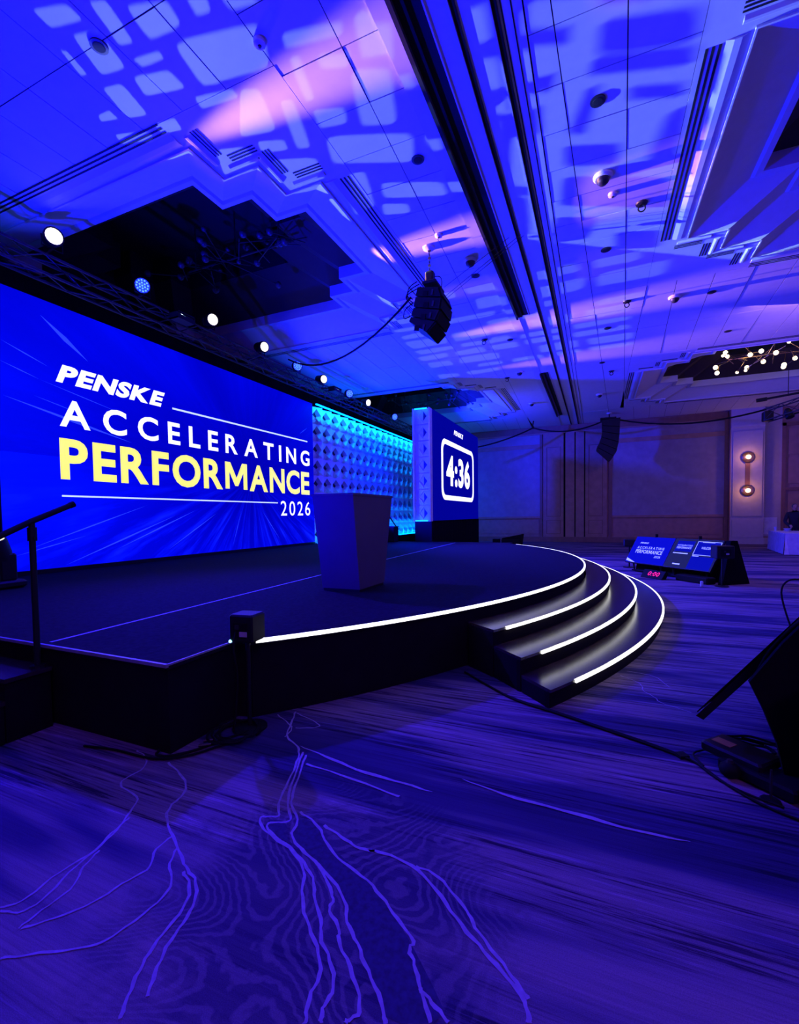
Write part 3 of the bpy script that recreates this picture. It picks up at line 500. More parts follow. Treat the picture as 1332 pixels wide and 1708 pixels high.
# ------------------------------------------------------------------ LED wall
LX = -8.95
def screen_mat(name, dim=1, cy=10.2, cz=2.7):
    m = bpy.data.materials.new(name); m.use_nodes = True; nt = m.node_tree; N = nt.nodes; L = nt.links
    b = N['Principled BSDF']; b.inputs['Base Color'].default_value = (.004, .004, .01, 1); b.inputs['Roughness'].default_value = .8; b.inputs['Specular IOR Level'].default_value = .05
    g = N.new('ShaderNodeNewGeometry'); sp = N.new('ShaderNodeSeparateXYZ'); L.new(g.outputs['Position'], sp.inputs[0])
    def mth(op, a, b_=None, c=None):
        x = N.new('ShaderNodeMath'); x.operation = op
        for i, v in enumerate((a, b_, c)):
            if v is None: continue
            if isinstance(v, (int, float)): x.inputs[i].default_value = v
            else: L.new(v, x.inputs[i])
        return x.outputs[0]
    du = mth('SUBTRACT', sp.outputs['Y'], cy); dv = mth('SUBTRACT', sp.outputs['Z'], cz)
    an = mth('ARCTAN2', dv, du); r = mth('SQRT', mth('ADD', mth('MULTIPLY', du, du), mth('MULTIPLY', dv, dv)))
    cv = N.new('ShaderNodeCombineXYZ'); L.new(mth('MULTIPLY', an, 5.0), cv.inputs[0]); L.new(mth('MULTIPLY', r, .16), cv.inputs[1])
    n1 = N.new('ShaderNodeTexNoise'); n1.inputs['Scale'].default_value = 2.4; n1.inputs['Detail'].default_value = 5; n1.inputs['Roughness'].default_value = .62; L.new(cv.outputs[0], n1.inputs['Vector'])
    cv2 = N.new('ShaderNodeCombineXYZ'); L.new(mth('MULTIPLY', an, 2.0), cv2.inputs[0]); L.new(mth('MULTIPLY', r, .12), cv2.inputs[1]); cv2.inputs[2].default_value = 4
    n2 = N.new('ShaderNodeTexNoise'); n2.inputs['Scale'].default_value = 1.2; n2.inputs['Detail'].default_value = 2; L.new(cv2.outputs[0], n2.inputs['Vector'])
    ru = N.new('ShaderNodeMapRange'); ru.inputs['From Min'].default_value = .45; ru.inputs['From Max'].default_value = .72; L.new(n1.outputs['Fac'], ru.inputs['Value'])
    low = N.new('ShaderNodeMapRange'); low.inputs['From Min'].default_value = .4; low.inputs['From Max'].default_value = -1.6; low.inputs['To Min'].default_value = .12; low.inputs['To Max'].default_value = 1; L.new(dv, low.inputs['Value'])
    rr = N.new('ShaderNodeMapRange'); rr.inputs['From Min'].default_value = .3; rr.inputs['From Max'].default_value = 5; L.new(r, rr.inputs['Value'])
    st = mth('MULTIPLY', ru.outputs[0], mth('MULTIPLY', low.outputs[0], 1.0))
    glow = mth('MULTIPLY', n2.outputs['Fac'], rr.outputs[0])
    bl = mth('ADD', mth('ADD', .42, mth('MULTIPLY', glow, 1.0)), mth('MULTIPLY', st, .7))
    gr = mth('ADD', mth('MULTIPLY', mth('MULTIPLY', st, st), .02), mth('MULTIPLY', mth('MULTIPLY', glow, glow), .008))
    cc = N.new('ShaderNodeCombineXYZ'); L.new(mth('MULTIPLY', mth('MULTIPLY', st, st), .006), cc.inputs[0]); L.new(gr, cc.inputs[1]); L.new(bl, cc.inputs[2])
    L.new(cc.outputs[0], b.inputs['Emission Color']); b.inputs['Emission Strength'].default_value = dim
    return m
M['led'] = screen_mat('led_wall_image', 1.0)
def text(s, name, parent, mt, org, ux, uz, box, off=0, shear=0, gap=.12, depth=.004):
    """flat letters set one by one: org + ux*a + uz*b, fitted into box = (a0, a1, b0, b1); gap in cap heights"""
    VS, FS, x = [], [], 0
    for ch in s:
        if ch == 'M':
            n = len(VS); VS += [(x+a*.80, b*.7) for a, b in ((0, 0), (0, 1), (.23, 1), (.5, .42), (.77, 1), (1, 1), (1, 0), (.82, 0), (.82, .64), (.57, .12), (.43, .12), (.18, .64), (.18, 0))]
            FS.append(tuple(range(n+12, n-1, -1))); x += .80+gap*.7; continue
        cu = bpy.data.curves.new(name, 'FONT'); cu.body = ch; cu.offset = off*(.4 if ch == 'W' else 1); cu.resolution_u = 4
        t = bpy.data.objects.new('tmp', cu); COL.objects.link(t)
        me = bpy.data.meshes.new_from_object(t.evaluated_get(bpy.context.evaluated_depsgraph_get())); bpy.data.objects.remove(t)
        x0 = min(v.co.x for v in me.vertices); x1 = max(v.co.x for v in me.vertices); n = len(VS)
        VS += [(v.co.x-x0+x, v.co.y) for v in me.vertices]; FS += [tuple(i+n for i in p.vertices) for p in me.polygons]
        x += x1-x0+gap*.7; bpy.data.meshes.remove(me)
    y0, y1 = min(v[1] for v in VS), max(v[1] for v in VS); VS = [(a+shear*(b-y0), b) for a, b in VS]
    x0, x1 = min(v[0] for v in VS), max(v[0] for v in VS)
    org, ux, uz = Vector(org), Vector(ux), Vector(uz); nz = ux.cross(uz).normalized()
    P = [org+ux*(box[0]+(a-x0)/(x1-x0)*(box[1]-box[0]))+uz*(box[2]+(b-y0)/(y1-y0)*(box[3]-box[2]))+nz*depth for a, b in VS]
    return MB().add(P, FS).build(name, mt, parent, fixn=False)
led = thing('led_wall', (LX, 8.8, SZ), 'huge blue video wall reading accelerating performance behind the stage', 'screen')
MB().bb(LX-.10, LX, 4.31, 13.27, .69, 5.43).build('screen_panel', M['led'], led)
MB().bb(LX-.18, LX-.10, 4.29, 13.29, SZ+.001, 5.46).bb(LX-.12, LX+.005, 4.29, 13.29, SZ+.001, .685).build('support_frame', M['black'], led)
UX, UZ = (0, 1, 0), (0, 0, 1); O = (LX, 0, 0)
text('PENSKE', 'logo_lettering', led, M['inkw'], O, UX, UZ, (5.16, 7.43, 4.05, 4.39), .05, .28, .07)
text('ACCELERATING', 'lettering', led, M['inkw'], O, UX, UZ, (5.2, 13.03, 3.26, 3.77), .022, 0, .48)
text('PERFORMANCE', 'lettering', led, M['inky'], O, UX, UZ, (5.18, 13.0, 2.29, 3.06), .03, 0, .13)
text('2026', 'lettering', led, M['inkw'], O, UX, UZ, (11.45, 13.02, 1.60, 2.06), .0, 0, .26)
MB().bb(LX, LX+.005, 7.62, 12.93, 4.065, 4.105).build('rule_line', M['inkl'], led); MB().bb(LX, LX+.005, 5.19, 11.31, 1.98, 2.01).build('rule_line', M['inkl'], led)
sb = MB()
for (y0, z0), (y1, z1), wd in (((4.95, 5.15), (5.75, 4.58), .085), ((4.35, 4.52), (5.05, 4.28), .02), ((4.32, 4.18), (4.9, 4.02), .014), ((4.9, 4.02), (6.4, 3.72), .012), ((4.8, 3.72), (5.6, 3.55), .012),
                              ((4.35, 3.62), (6.6, 3.15), .05), ((12.5, 4.28), (12.95, 4.55), .018), ((12.6, 3.6), (13.15, 3.75), .03), ((4.6, 1.05), (6.9, 1.85), .022), ((4.4, .95), (5.6, 1.25), .014), ((6.2, .95), (8.2, 1.75), .03), ((7.4, .85), (8.9, 1.7), .022), ((9.4, .8), (9.75, 1.75), .016), ((11.4, .85), (10.6, 1.75), .02), ((5.2, .72), (7.6, 1.62), .03)):
    e = Vector((y1-y0, z1-z0)).normalized(); k = Vector((-e.y, e.x))*wd/2
    sb.add([(LX+.002, y0, z0), (LX+.002, (y0+y1)/2+k.x, (z0+z1)/2+k.y), (LX+.002, y1, z1), (LX+.002, (y0+y1)/2-k.x, (z0+z1)/2-k.y)], [(0, 1, 2, 3)])
sb.build('light_streak', M['inkb'], led)
# black masking behind and above the LED wall
dr = MB(); ny = 160
for i in range(ny): pass
P = [(-9.75+.05*sin(i*1.9), -5.5+30.5*i/ny) for i in range(ny+1)]
dr.add([(x, y, 0) for x, y in P]+[(x, y, 6.2) for x, y in P], [(i, i+1, ny+2+i, ny+1+i) for i in range(ny)])
tag(dr.build('backdrop_drape', M['drape'], None, True), 'tall black pleated drape hanging behind the whole stage', 'drape')

# ------------------------------------------------------------------ diamond panels
def cell_mesh(sz, w):
    vs = []; fs = []; K = 16
    def ring(f):
        n0 = len(vs)
        for i in range(K):
            t = 2*pi*i/K; vs.append(f(cos(t), sin(t)))
        return n0
    def dia(rx, ry, h, lip=0):
        return lambda c, s_: (h+saw*c/(abs(c)+abs(s_))*rx+lip*max(0, -s_), (c/(abs(c)+abs(s_))*rx+cx_)*sz, s_/(abs(c)+abs(s_))*ry*sz)
    saw, cx_ = w*1.3, .07
    def sq(c, s_):
        u = c/max(abs(c), abs(s_))*.5; return (saw*u, u*sz, s_/max(abs(c), abs(s_))*.5*sz)
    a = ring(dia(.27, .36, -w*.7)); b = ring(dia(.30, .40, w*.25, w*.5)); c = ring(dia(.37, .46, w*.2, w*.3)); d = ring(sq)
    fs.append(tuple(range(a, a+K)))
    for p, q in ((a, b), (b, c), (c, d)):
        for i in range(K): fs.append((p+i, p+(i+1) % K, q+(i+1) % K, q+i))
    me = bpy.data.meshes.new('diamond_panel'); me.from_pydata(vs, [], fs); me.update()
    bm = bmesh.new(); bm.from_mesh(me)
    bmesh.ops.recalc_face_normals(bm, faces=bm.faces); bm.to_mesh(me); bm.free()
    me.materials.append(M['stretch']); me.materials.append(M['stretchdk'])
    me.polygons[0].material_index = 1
    return me
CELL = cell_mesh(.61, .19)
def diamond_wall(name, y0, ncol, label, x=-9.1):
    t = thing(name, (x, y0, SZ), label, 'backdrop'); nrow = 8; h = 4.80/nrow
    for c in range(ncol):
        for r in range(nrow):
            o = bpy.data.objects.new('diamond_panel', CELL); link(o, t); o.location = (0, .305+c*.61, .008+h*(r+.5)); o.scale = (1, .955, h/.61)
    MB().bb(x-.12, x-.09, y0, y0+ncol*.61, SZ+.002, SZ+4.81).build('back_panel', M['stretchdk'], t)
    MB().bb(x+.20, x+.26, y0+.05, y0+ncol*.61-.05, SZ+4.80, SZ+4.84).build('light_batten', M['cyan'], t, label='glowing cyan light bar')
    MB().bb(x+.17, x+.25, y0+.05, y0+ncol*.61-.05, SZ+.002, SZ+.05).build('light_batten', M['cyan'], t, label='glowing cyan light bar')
    L_ = ncol*.61-.1
    for z_, dz, pw in () if ncol < 5 else ((SZ+4.79, -1, 17), (SZ+.07, 1, 7)):
        o = lamp('batten_light', 'AREA', (x+.30, y0+ncol*.305, z_), pw*ncol, (0, .20, 1), None, L_, sy=.06)
        zz_ = -Vector((-.40, 0, dz*1.2)).normalized(); xx_ = Vector((0, 1, 0)); yy_ = zz_.cross(xx_)
        o.rotation_euler = Matrix((xx_, yy_, zz_)).transposed().to_euler()
    return t
diamond_wall('diamond_wall', 13.34, 19, 'blue lit wall of folded diamond panels right of the video wall')
diamond_wall('diamond_wall', 2.4, 3, 'sliver of blue lit diamond wall left of the video wall')
tw = thing('diamond_tower', (-5.68, 15.3, 0), 'narrow blue tower of diamond panels beside the countdown screen', 'backdrop')
MB().bb(-5.98, -5.36, 15.22, 15.36, 1.34, 5.32).build('tower_body', M['stretch'], tw)
MB().bb(-5.98, -5.36, 15.24, 15.36, SZ+.003, 1.34).build('tower_base', M['skirt'], tw)
TC = cell_mesh(.54, .03)
for r in range(7):
    o = bpy.data.objects.new('diamond_panel', TC); link(o, tw); o.location = (0, -.10, 1.34+.29+r*.57); o.rotation_euler = (0, 0, -pi/2)
for z0 in (1.345, 5.27): MB().bb(-5.9, -5.44, 15.04, 15.08, z0, z0+.04).build('light_batten', M['cyan'], tw, label='glowing cyan light bar')
MB().bb(-5.99, -5.96, 15.08, 15.36, 1.34, 5.32).bb(-5.38, -5.35, 15.08, 15.36, 1.34, 5.32).build('tower_edge', M['stretch'], tw)

# ------------------------------------------------------------------ countdown screen
TX = -5.34
M['led2'] = mat('countdown_image', (.004, .004, .01), .8, emit=(0, .0004, .30), es=1, spec=.05)
ts = thing('countdown_screen', (TX, 18.7, 0), 'blue countdown screen showing 4:36 beyond the stage', 'screen')
MB().bb(TX-.12, TX, 15.40, 22.1, 1.36, 5.32).build('screen_panel', M['led2'], ts)
MB().bb(TX-.16, TX-.12, 15.38, 22.12, 1.34, 5.34).build('screen_frame', M['black'], ts)
dp = [(TX-.03+.03*sin(i*2.2), 15.38+6.9*i/60) for i in range(61)]
MB().add([(x, y, 0) for x, y in dp]+[(x, y, 1.36) for x, y in dp], [(i, i+1, 62+i, 61+i) for i in range(60)]).build('black_skirt', M['drape'], ts, True)
O = (TX, 0, 0)
text('PENSKE', 'logo_lettering', ts, M['inkw'], O, UX, UZ, (18.0, 19.4, 4.82, 5.02), .05, .28, .07)
text('4:36', 'digits', ts, M['inkw'], O, UX, UZ, (16.95, 20.5, 2.70, 3.96), .04, 0, .10)
def rrect(y0, y1, z0, z1, r, n=6):
    P = []
    for cy_, cz_, a in ((y1-r, z1-r, 0), (y0+r, z1-r, 90), (y0+r, z0+r, 180), (y1-r, z0+r, 270)):
        for i in range(n+1): t = radians(a+90*i/n); P.append((cy_+r*cos(t), cz_+r*sin(t)))
    return P
A_, B_ = rrect(16.33, 21.2, 2.14, 4.48, .45), rrect(16.55, 20.98, 2.33, 4.29, .30); n = len(A_)
MB().add([(TX+.004, *p) for p in A_]+[(TX+.004, *p) for p in B_], [(i, (i+1) % n, n+(i+1) % n, n+i) for i in range(n)]).build('rounded_border', M['inkw'], ts)

# ------------------------------------------------------------------ truss and stage lights
def truss(name, p0, p1, s, label, group=None, bay=.5):
    p0, p1 = Vector(p0), Vector(p1); a = (p1-p0); ln_ = a.length; a.normalize(); u = a.cross(Vector((0, 0, 1))).normalized(); v = Vector((0, 0, 1)); h = s/2
    t = thing(name, (p0+p1)/2, label, 'truss', group); C4 = [u*h+v*h, -u*h+v*h, -u*h-v*h, u*h-v*h]
    for c in C4: MB().cyl(p0+c, p1+c, .025, n=8).build('chord', M['alu'], t)
    mb = MB(); nb = int(ln_/bay)
    for i in range(nb):
        for k in range(4):
            c, d = C4[k], C4[(k+1) % 4]
            if i % 2: c, d = d, c
            mb.cyl(p0+a*(i*ln_/nb)+c, p0+a*((i+1)*ln_/nb)+d, .012, n=5, caps=False)
    mb.build('lacing', M['alu'], t, kind='stuff'); return t
truss('lighting_truss', (-8.1, 1.0, 5.58), (-8.1, 22, 5.58), .3, 'long dark lighting truss above the video wall')
def warm(y, z, k, label, aimdy=0, power=0):
    t = thing('stage_light', (-7.8, y, z), label, 'stage light', 'warm white stage lights on the truss')
    d = Vector((1, aimdy-.35, -.22)).normalized(); c = Vector((-7.78, y, z))
    MB().lathe(c, d, [(.10, -.34), (.115, -.30), (.115, -.1), (.135, -.08), (.135, 0), (.12, 0)], 16).build('body', M['black'], t, True)
    MB().lathe(c, d, [(.115, .001), (.10, .012), (.05, .018)], 16).build('lens', M['lens'], t, True, label='glowing warm white lens')
    MB().tube([c-d*.18+Vector((0, .15, 0)), c-d*.18+Vector((0, .15, -.16)), c-d*.18+Vector((0, -.15, -.16)), c-d*.18+Vector((0, -.15, 0))], .012, 6).build('yoke', M['black'], t)
    MB().cyl(c-d*.18+Vector((0, 0, -.16)), (-8.0, y, 5.75), .02, n=8).build('clamp', M['black'], t)
    if power:
        lamp('warm_beam', 'SPOT', (-7.45, y, z+.02), power, (1, .42, .34), (2.5, y+aimdy*10, z+.26), .03, 13, 1.0)
for i, (y, z, dy, pw, lb) in enumerate(((4.55, 5.98, -.03, 11000, 'largest glowing white stage light at the near end of the truss'), (7.75, 5.93, 0, 12000, 'second glowing white stage light along the truss, above the word accelerating'),
                         (9.45, 5.90, .05, 1200, 'third glowing white stage light along the truss'), (12.2, 5.82, -.04, 14000, 'fourth glowing white stage light, above the right end of the video wall'), (15.2, 5.76, 0, 9000, 'smallest glowing white stage light, above the diamond wall'))):
    warm(y, z, i, lb, dy, pw)
def wash(y, z, label, dy=0, n=3):
    t = thing('wash_light', (-7.8, y, z), label, 'wash light', 'blue wash lights on the truss'); d = Vector((1, -.75+dy, -.35)).normalized(); c = Vector((-7.78, y, z))
    MB().lathe(c, d, [(.08, -.2), (.13, -.15), (.14, 0), (.12, 0)], 16).build('body', M['black'], t, True)
    ln_ = MB().lathe(c, d, [(.125, .001), (.11, .008)], 16).build('lens', M['lensb'], t, True, label='blue lens'); u = d.orthogonal().normalized(); v = d.cross(u)
    mb = MB()
    for k in range(19):
        r, a = (0, 0) if k == 0 else ((.048, k*pi/3) if k < 7 else (.095, k*pi/6)); p = c+d*.012+u*r*cos(a)+v*r*sin(a); mb.lathe(p, d, [(.017, 0), (.012, .008), (.004, .01)], 6)
    mb.build('led_bead', M['bead'], ln_, kind='stuff')
    MB().tube([c-d*.1+Vector((0, .16, 0)), c-d*.1+Vector((0, .16, -.16)), c-d*.1+Vector((0, -.16, -.16)), c-d*.1+Vector((0, -.16, 0))], .012, 6).build('yoke', M['black'], t)
    MB().cyl(c-d*.1+Vector((0, 0, -.16)), (-8.0, y, 5.73), .02, n=8).build('clamp', M['black'], t)
for y, z, lb in ((6.05, 5.90, 'bright blue beaded wash light between the two nearest white stage lights'), (10.85, 5.83, 'pale blue wash light above the middle of the video wall'), (13.8, 5.76, 'pale blue wash light above the start of the diamond wall'),
                 (17.6, 5.70, 'cyan wash light on the truss above the diamond wall'), (19.9, 5.66, 'farthest cyan wash light on the truss beside the diamond tower')): wash(y, z, lb)
# pattern projectors: a lamp behind a cut metal plate, inside a closed housing
def brick_rows(x0, x1, y0, y1):
    out = []; y = y0; rnd = random.Random(3)
    while y < y1:
        h = rnd.uniform(.25, .55); x = x0+rnd.uniform(-.6, 0)
        while x < x1:
            l = rnd.uniform(.5, 1.3); j = [rnd.uniform(-.06, .06) for _ in range(8)]
            if rnd.random() < .86: out.append([(x+j[0], y+j[1]), (x+l+j[2], y+j[3]), (x+l+j[4], y+h+j[5]), (x+j[6], y+h+j[7])])
            x += l+rnd.uniform(.18, .35)
        y += h+rnd.uniform(.16, .28)
    return out
def projector(loc, bricks, label, power, col, tmax):
    L_ = Vector(loc); t = thing('pattern_projector', loc, label, 'projector', 'pattern projectors on the truss'); D = .08
    cu = bpy.data.curves.new('g', 'CURVE'); cu.dimensions = '2D'; cu.fill_mode = 'BOTH'; SC = 50
    P = [[(-.19, -.05), (.19, -.05), (.19, .05), (-.19, .05)]]
    for b in bricks:
        q = []
        for x, y in b:
            k = D/(x-L_.x); q.append(((y-L_.y)*k, (CZ-L_.z)*k))
        rq = []
        for i_ in range(len(q)):
            p_, c_, n_ = Vector(q[i_-1]), Vector(q[i_]), Vector(q[(i_+1) % len(q)])
            a_, b_ = c_.lerp(p_, .2), c_.lerp(n_, .2)
            rq += [tuple(a_), tuple(a_*.3+c_*.55+b_*.15), tuple(a_*.15+c_*.55+b_*.3), tuple(b_)]
        q = rq
        P.append(q)
    for q in P:
        s = cu.splines.new('POLY'); s.points.add(len(q)-1); s.use_cyclic_u = True
        for k, p in zip(s.points, q): k.co = (p[0]*SC, p[1]*SC, 0, 1)
    o = bpy.data.objects.new('tmp', cu); COL.objects.link(o)
    me = bpy.data.meshes.new_from_object(o.evaluated_get(bpy.context.evaluated_depsgraph_get())); bpy.data.objects.remove(o)
    for v in me.vertices: v.co = Vector((D, v.co.x/SC, v.co.y/SC))
    me.materials.clear(); me.materials.append(M['black']); me.name = 'gobo_plate'
    link(bpy.data.objects.new('gobo_plate', me), t)
    h = MB(); x, y, z = loc
    h.bb(x-.12, x-.10, y-.19, y+.19, z-.05, z+.05).bb(x-.12, x+.10, y-.21, y-.19, z-.07, z+.07).bb(x-.12, x+.10, y+.19, y+.21, z-.07, z+.07).bb(x-.12, x+.10, y-.21, y+.21, z+.05, z+.07).bb(x-.12, x+.10, y-.21, y+.21, z-.07, z-.05)
    h.bb(x+.082, x+.10, y-.19, y+.19, z-.05, z+.0066); h.build('housing', M['black'], t, fixn=False)
    MB().cyl((x-.05, y, z+.07), (-8.0, y, 5.62), .02, n=8).build('clamp', M['black'], t)
    d = bpy.data.lights.new('projector_lamp', 'POINT'); d.energy = power; d.color = col; d.shadow_soft_size = .00012
    d.use_nodes = True; nt = d.node_tree; N = nt.nodes; Lk = nt.links; em = N['Emission']
    tc = N.new('ShaderNodeTexCoord'); sp = N.new('ShaderNodeSeparateXYZ'); Lk.new(tc.outputs['Normal'], sp.inputs[0])
    def mth(op, a, b=None):
        k = N.new('ShaderNodeMath'); k.operation = op
        for i, v in enumerate((a, b)):
            if v is None: continue
            if isinstance(v, (int, float)): k.inputs[i].default_value = v
            else: Lk.new(v, k.inputs[i])
        return k.outputs[0]
    tt = mth('DIVIDE', mth('ABSOLUTE', sp.outputs['Z']), mth('SQRT', mth('ADD', mth('POWER', sp.outputs['X'], 2), mth('POWER', sp.outputs['Y'], 2))))
    Lk.new(mth('POWER', mth('MINIMUM', mth('DIVIDE', tmax, mth('MAXIMUM', tt, .03)), 1.6), 3), em.inputs['Strength'])
    lo = bpy.data.objects.new('projector_lamp', d); COL.objects.link(lo); lo.location = loc; lo.parent = t; lo.location = (0, 0, 0)
projector((-7.5, 6.7, 5.5), GOBO_NEAR, 'near black pattern projector hung under the truss', 6000, (.55, .85, 1), .1)
projector((-7.5, 12.4, 5.5), brick_rows(-4.6, .2, 9.6, 15.4), 'far black pattern projector hung under the truss', 3500, (.55, .85, 1), .1)

# ------------------------------------------------------------------ hanging loudspeaker arrays
def array_near():
    t = thing('line_array', (-2.75, 7.9, 6.36), 'black loudspeaker array hung from the ceiling above the stage', 'loudspeaker')
    y0, y1 = 7.6, 8.22
    P = [((-2.89, 5.56), (-2.52, 5.49)), ((-2.93, 5.40), (-2.47, 5.30)), ((-2.97, 5.22), (-2.50, 5.10)), ((-3.02, 5.07), (-2.58, 4.92)), ((-3.06, 4.98), (-2.74, 4.74))]
    for k in range(4):
        (a, b), (c, d) = P[k], P[k+1]; ins = .012
        q = [(a[0], a[1]-ins), (b[0], b[1]-ins), (d[0]+.0, d[1]+ins), (c[0], c[1]+ins)]
        cb = MB().prism(q, lambda x, z: (x, y0, z), lambda x, z: (x, y1, z)).build('cabinet', M['black'], t)
        f0, f1 = Vector((b[0], 0, b[1]-.02)), Vector((d[0], 0, d[1]+.02)); nx = Vector((f0.z-f1.z, 0, f0.x*0+f1.x-f0.x)).normalized()
        MB().add([(v.x+nx.x*o_, y, v.z+nx.z*o_) for o_ in (.002, .03) for v, y in ((f0, y0+.02), (f1, y0+.02), (f1, y1-.02), (f0, y1-.02))], [(0, 1, 2, 3), (4, 7, 6, 5), (0, 4, 5, 1), (1, 5, 6, 2), (2, 6, 7, 3), (3, 7, 4, 0)]).build('grille', M['rubber'], cb)
        m_ = Vector(((b[0]+d[0])/2-.12, y0-.012, (b[1]+d[1])/2+.01)); MB().box(m_, (.035, .016, .09), rot('Y', .25)).build('rigging_pin', M['alu'], cb)
        m_.x -= .13; MB().box(m_, (.09, .008, .09), rot('Y', .2)).build('side_plate', M['rubber'], cb)
    MB().cbox((-2.70, 7.9, 5.64), (.26, .5, .05), .01).bb(-2.74, -2.66, 7.85, 7.95, 5.62, 5.74).build('bumper_frame', M['black'], t)
    MB().cbox((-2.76, 7.9, 5.80), (.16, .16, .26), .03).build('chain_hoist', M['black'], t)
    ch = MB()
    for i in range(6): ch.lathe((-2.77, 7.9, 6.30-.065*i), (1, 0, 0) if i % 2 else (0, 1, 0), [(.022, -.006), (.03, -.006), (.03, .006), (.022, .006)], 8)
    ch.build('chain', M['alu'], t); MB().lathe((-2.78, 7.9, 6.36), (0, 0, -1), [(.11, 0), (.10, .03), (.04, .05)], 16).build('ceiling_plate', M['white'], t, True)
    for k in range(3):
        MB().tube([Vector(p) for p in smooth_pts([(-2.9, 7.62+k*.1, 5.66), (-3.06-.03*k, 7.62+k*.1, 5.60), (-3.10-.02*k, 7.6, 5.42), (-2.98, 7.6, 5.36-.06*k)], 2)], .009, 6).build('signal_cable', M['rubber'], t)
    MB().tube(smooth_pts([(-2.97, 7.6, 5.3), (-3.14, 7.58, 5.2), (-3.16, 7.58, 5.02), (-3.03, 7.6, 5.08)], 2), .008, 6).build('signal_cable', M['rubber'], t)
    MB().tube(smooth_pts([(-2.66, 7.85, 5.80), (-2.54, 7.85, 5.78), (-2.50, 7.8, 5.6), (-2.55, 7.8, 5.5)], 2), .008, 6).build('signal_cable', M['rubber'], t)
array_near()
def array_far():
    t = thing('line_array', (.6, 24.3, 6.36), 'black curved loudspeaker array hung before the fabric wall panel', 'loudspeaker'); y0, y1 = 23.9, 24.7
    P = [((.22, 6.0), (1.02, 6.05)), ((.22, 5.72), (1.00, 5.62)), ((.24, 5.45), (.98, 5.25)), ((.20, 5.18), (.95, 4.90)), ((.12, 4.93), (.88, 4.55)), ((.02, 4.72), (.72, 4.26)), ((-.02, 4.60), (.55, 4.02))]
    for k in range(6):
        (a, b), (c, d) = P[k], P[k+1]; ins = .015
        MB().prism([(a[0], a[1]-ins), (b[0], b[1]-ins), (d[0], d[1]+ins), (c[0], c[1]+ins)], lambda x, z: (x, y0, z), lambda x, z: (x, y1, z)).build('cabinet', M['black'], t)
    MB().cbox((.5, 24.3, 6.07), (.7, .7, .07), .01).build('bumper_frame', M['black'], t); MB().cyl((.55, 24.3, 6.1), (.55, 24.3, 6.36), .03).build('chain', M['black'], t)
    MB().lathe((.55, 24.3, 6.36), (0, 0, -1), [(.13, 0), (.11, .03), (.05, .05)], 14).build('ceiling_plate', M['white'], t, True)
array_far()
def cable(name, pts, r, label, cat='cable'):
    mb = MB().tube(pts, r, 6); return tag(mb.build(name, M['rubber'], None, True), label, cat)
cable('hanging_cable', sag((-3.04, 7.65, 5.42), (-7.9, 10.6, 5.95), .55), .022, 'thick black cable swagged from the hung loudspeaker array to the truss')
for i, (p, q) in enumerate((((-2.5, 7.9, 5.6), (-1.40, 8.16, 6.335)), ((-2.42, 7.7, 5.34), (-1.2, 8.1, 6.3)), ((-2.42, 7.75, 5.32), (-1.15, 8.15, 6.3)))):
    cable('guy_wire', [p, q], .004, ('upper single steel guy wire from the top of the hung array', 'upper wire of the close lower pair bracing the hung array', 'lower wire of the close lower pair bracing the hung array')[i], 'wire')['group'] = 'guy wires of the hung array'
cable('hanging_cable', smooth_pts(sag((-5.9, 23.5, 5.05), (-3.02, 24.5, 6.0), .12)+sag((-3.02, 24.5, 6.0), (.55, 24.3, 6.12), .38)[1:], 1), .035, 'black cable swagged across the far ceiling left of the far array')
cable('hanging_cable', sag((.6, 24.3, 6.12), (6.2, 22.6, 5.6), .42), .035, 'black cable swagged from the far array to the right truss')
cable('cable_hanger', [(-3.0, 24.5, 6.36), (-3.06, 24.5, 6.0)], .03, 'short black hanger holding the swagged cable at the far ceiling')
# right truss with fixtures
tr = truss('lighting_truss', (5.75, 21.0, 5.08), (9.5, 18.4, 5.95), .42, 'short dark truss sloping up at the right edge near the lit chandelier')
MB().cbox((5.8, 21.0, 5.05), (.3, .3, .36), .03).build('corner_block', M['black'], tr)
for k in range(4): MB().lathe((6.3+.6*k, 20.6-.42*k, 5.02+.13*k), (.2, -.4, -1), [(.07, -.2), (.12, -.1), (.13, .16), (.1, .16)], 10).build('lamp_head', M['black'], tr)
pb = thing('pipe', (6.0, 21.0, 5.7), 'horizontal black pipe hung below the ceiling beside the right truss', 'pipe')
MB().cyl((5.45, 21.0, 5.66), (7.6, 20.2, 5.78), .04, n=8).build('tube', M['black'], pb); MB().cyl((5.45, 21, 5.66), (5.75, 20.9, 5.675), .07, n=8).build('end_sleeve', M['black'], pb)
MB().cyl((6.3, 20.68, 5.7), (6.3, 20.68, 6.6), .012, n=6).build('rod', M['black'], pb)

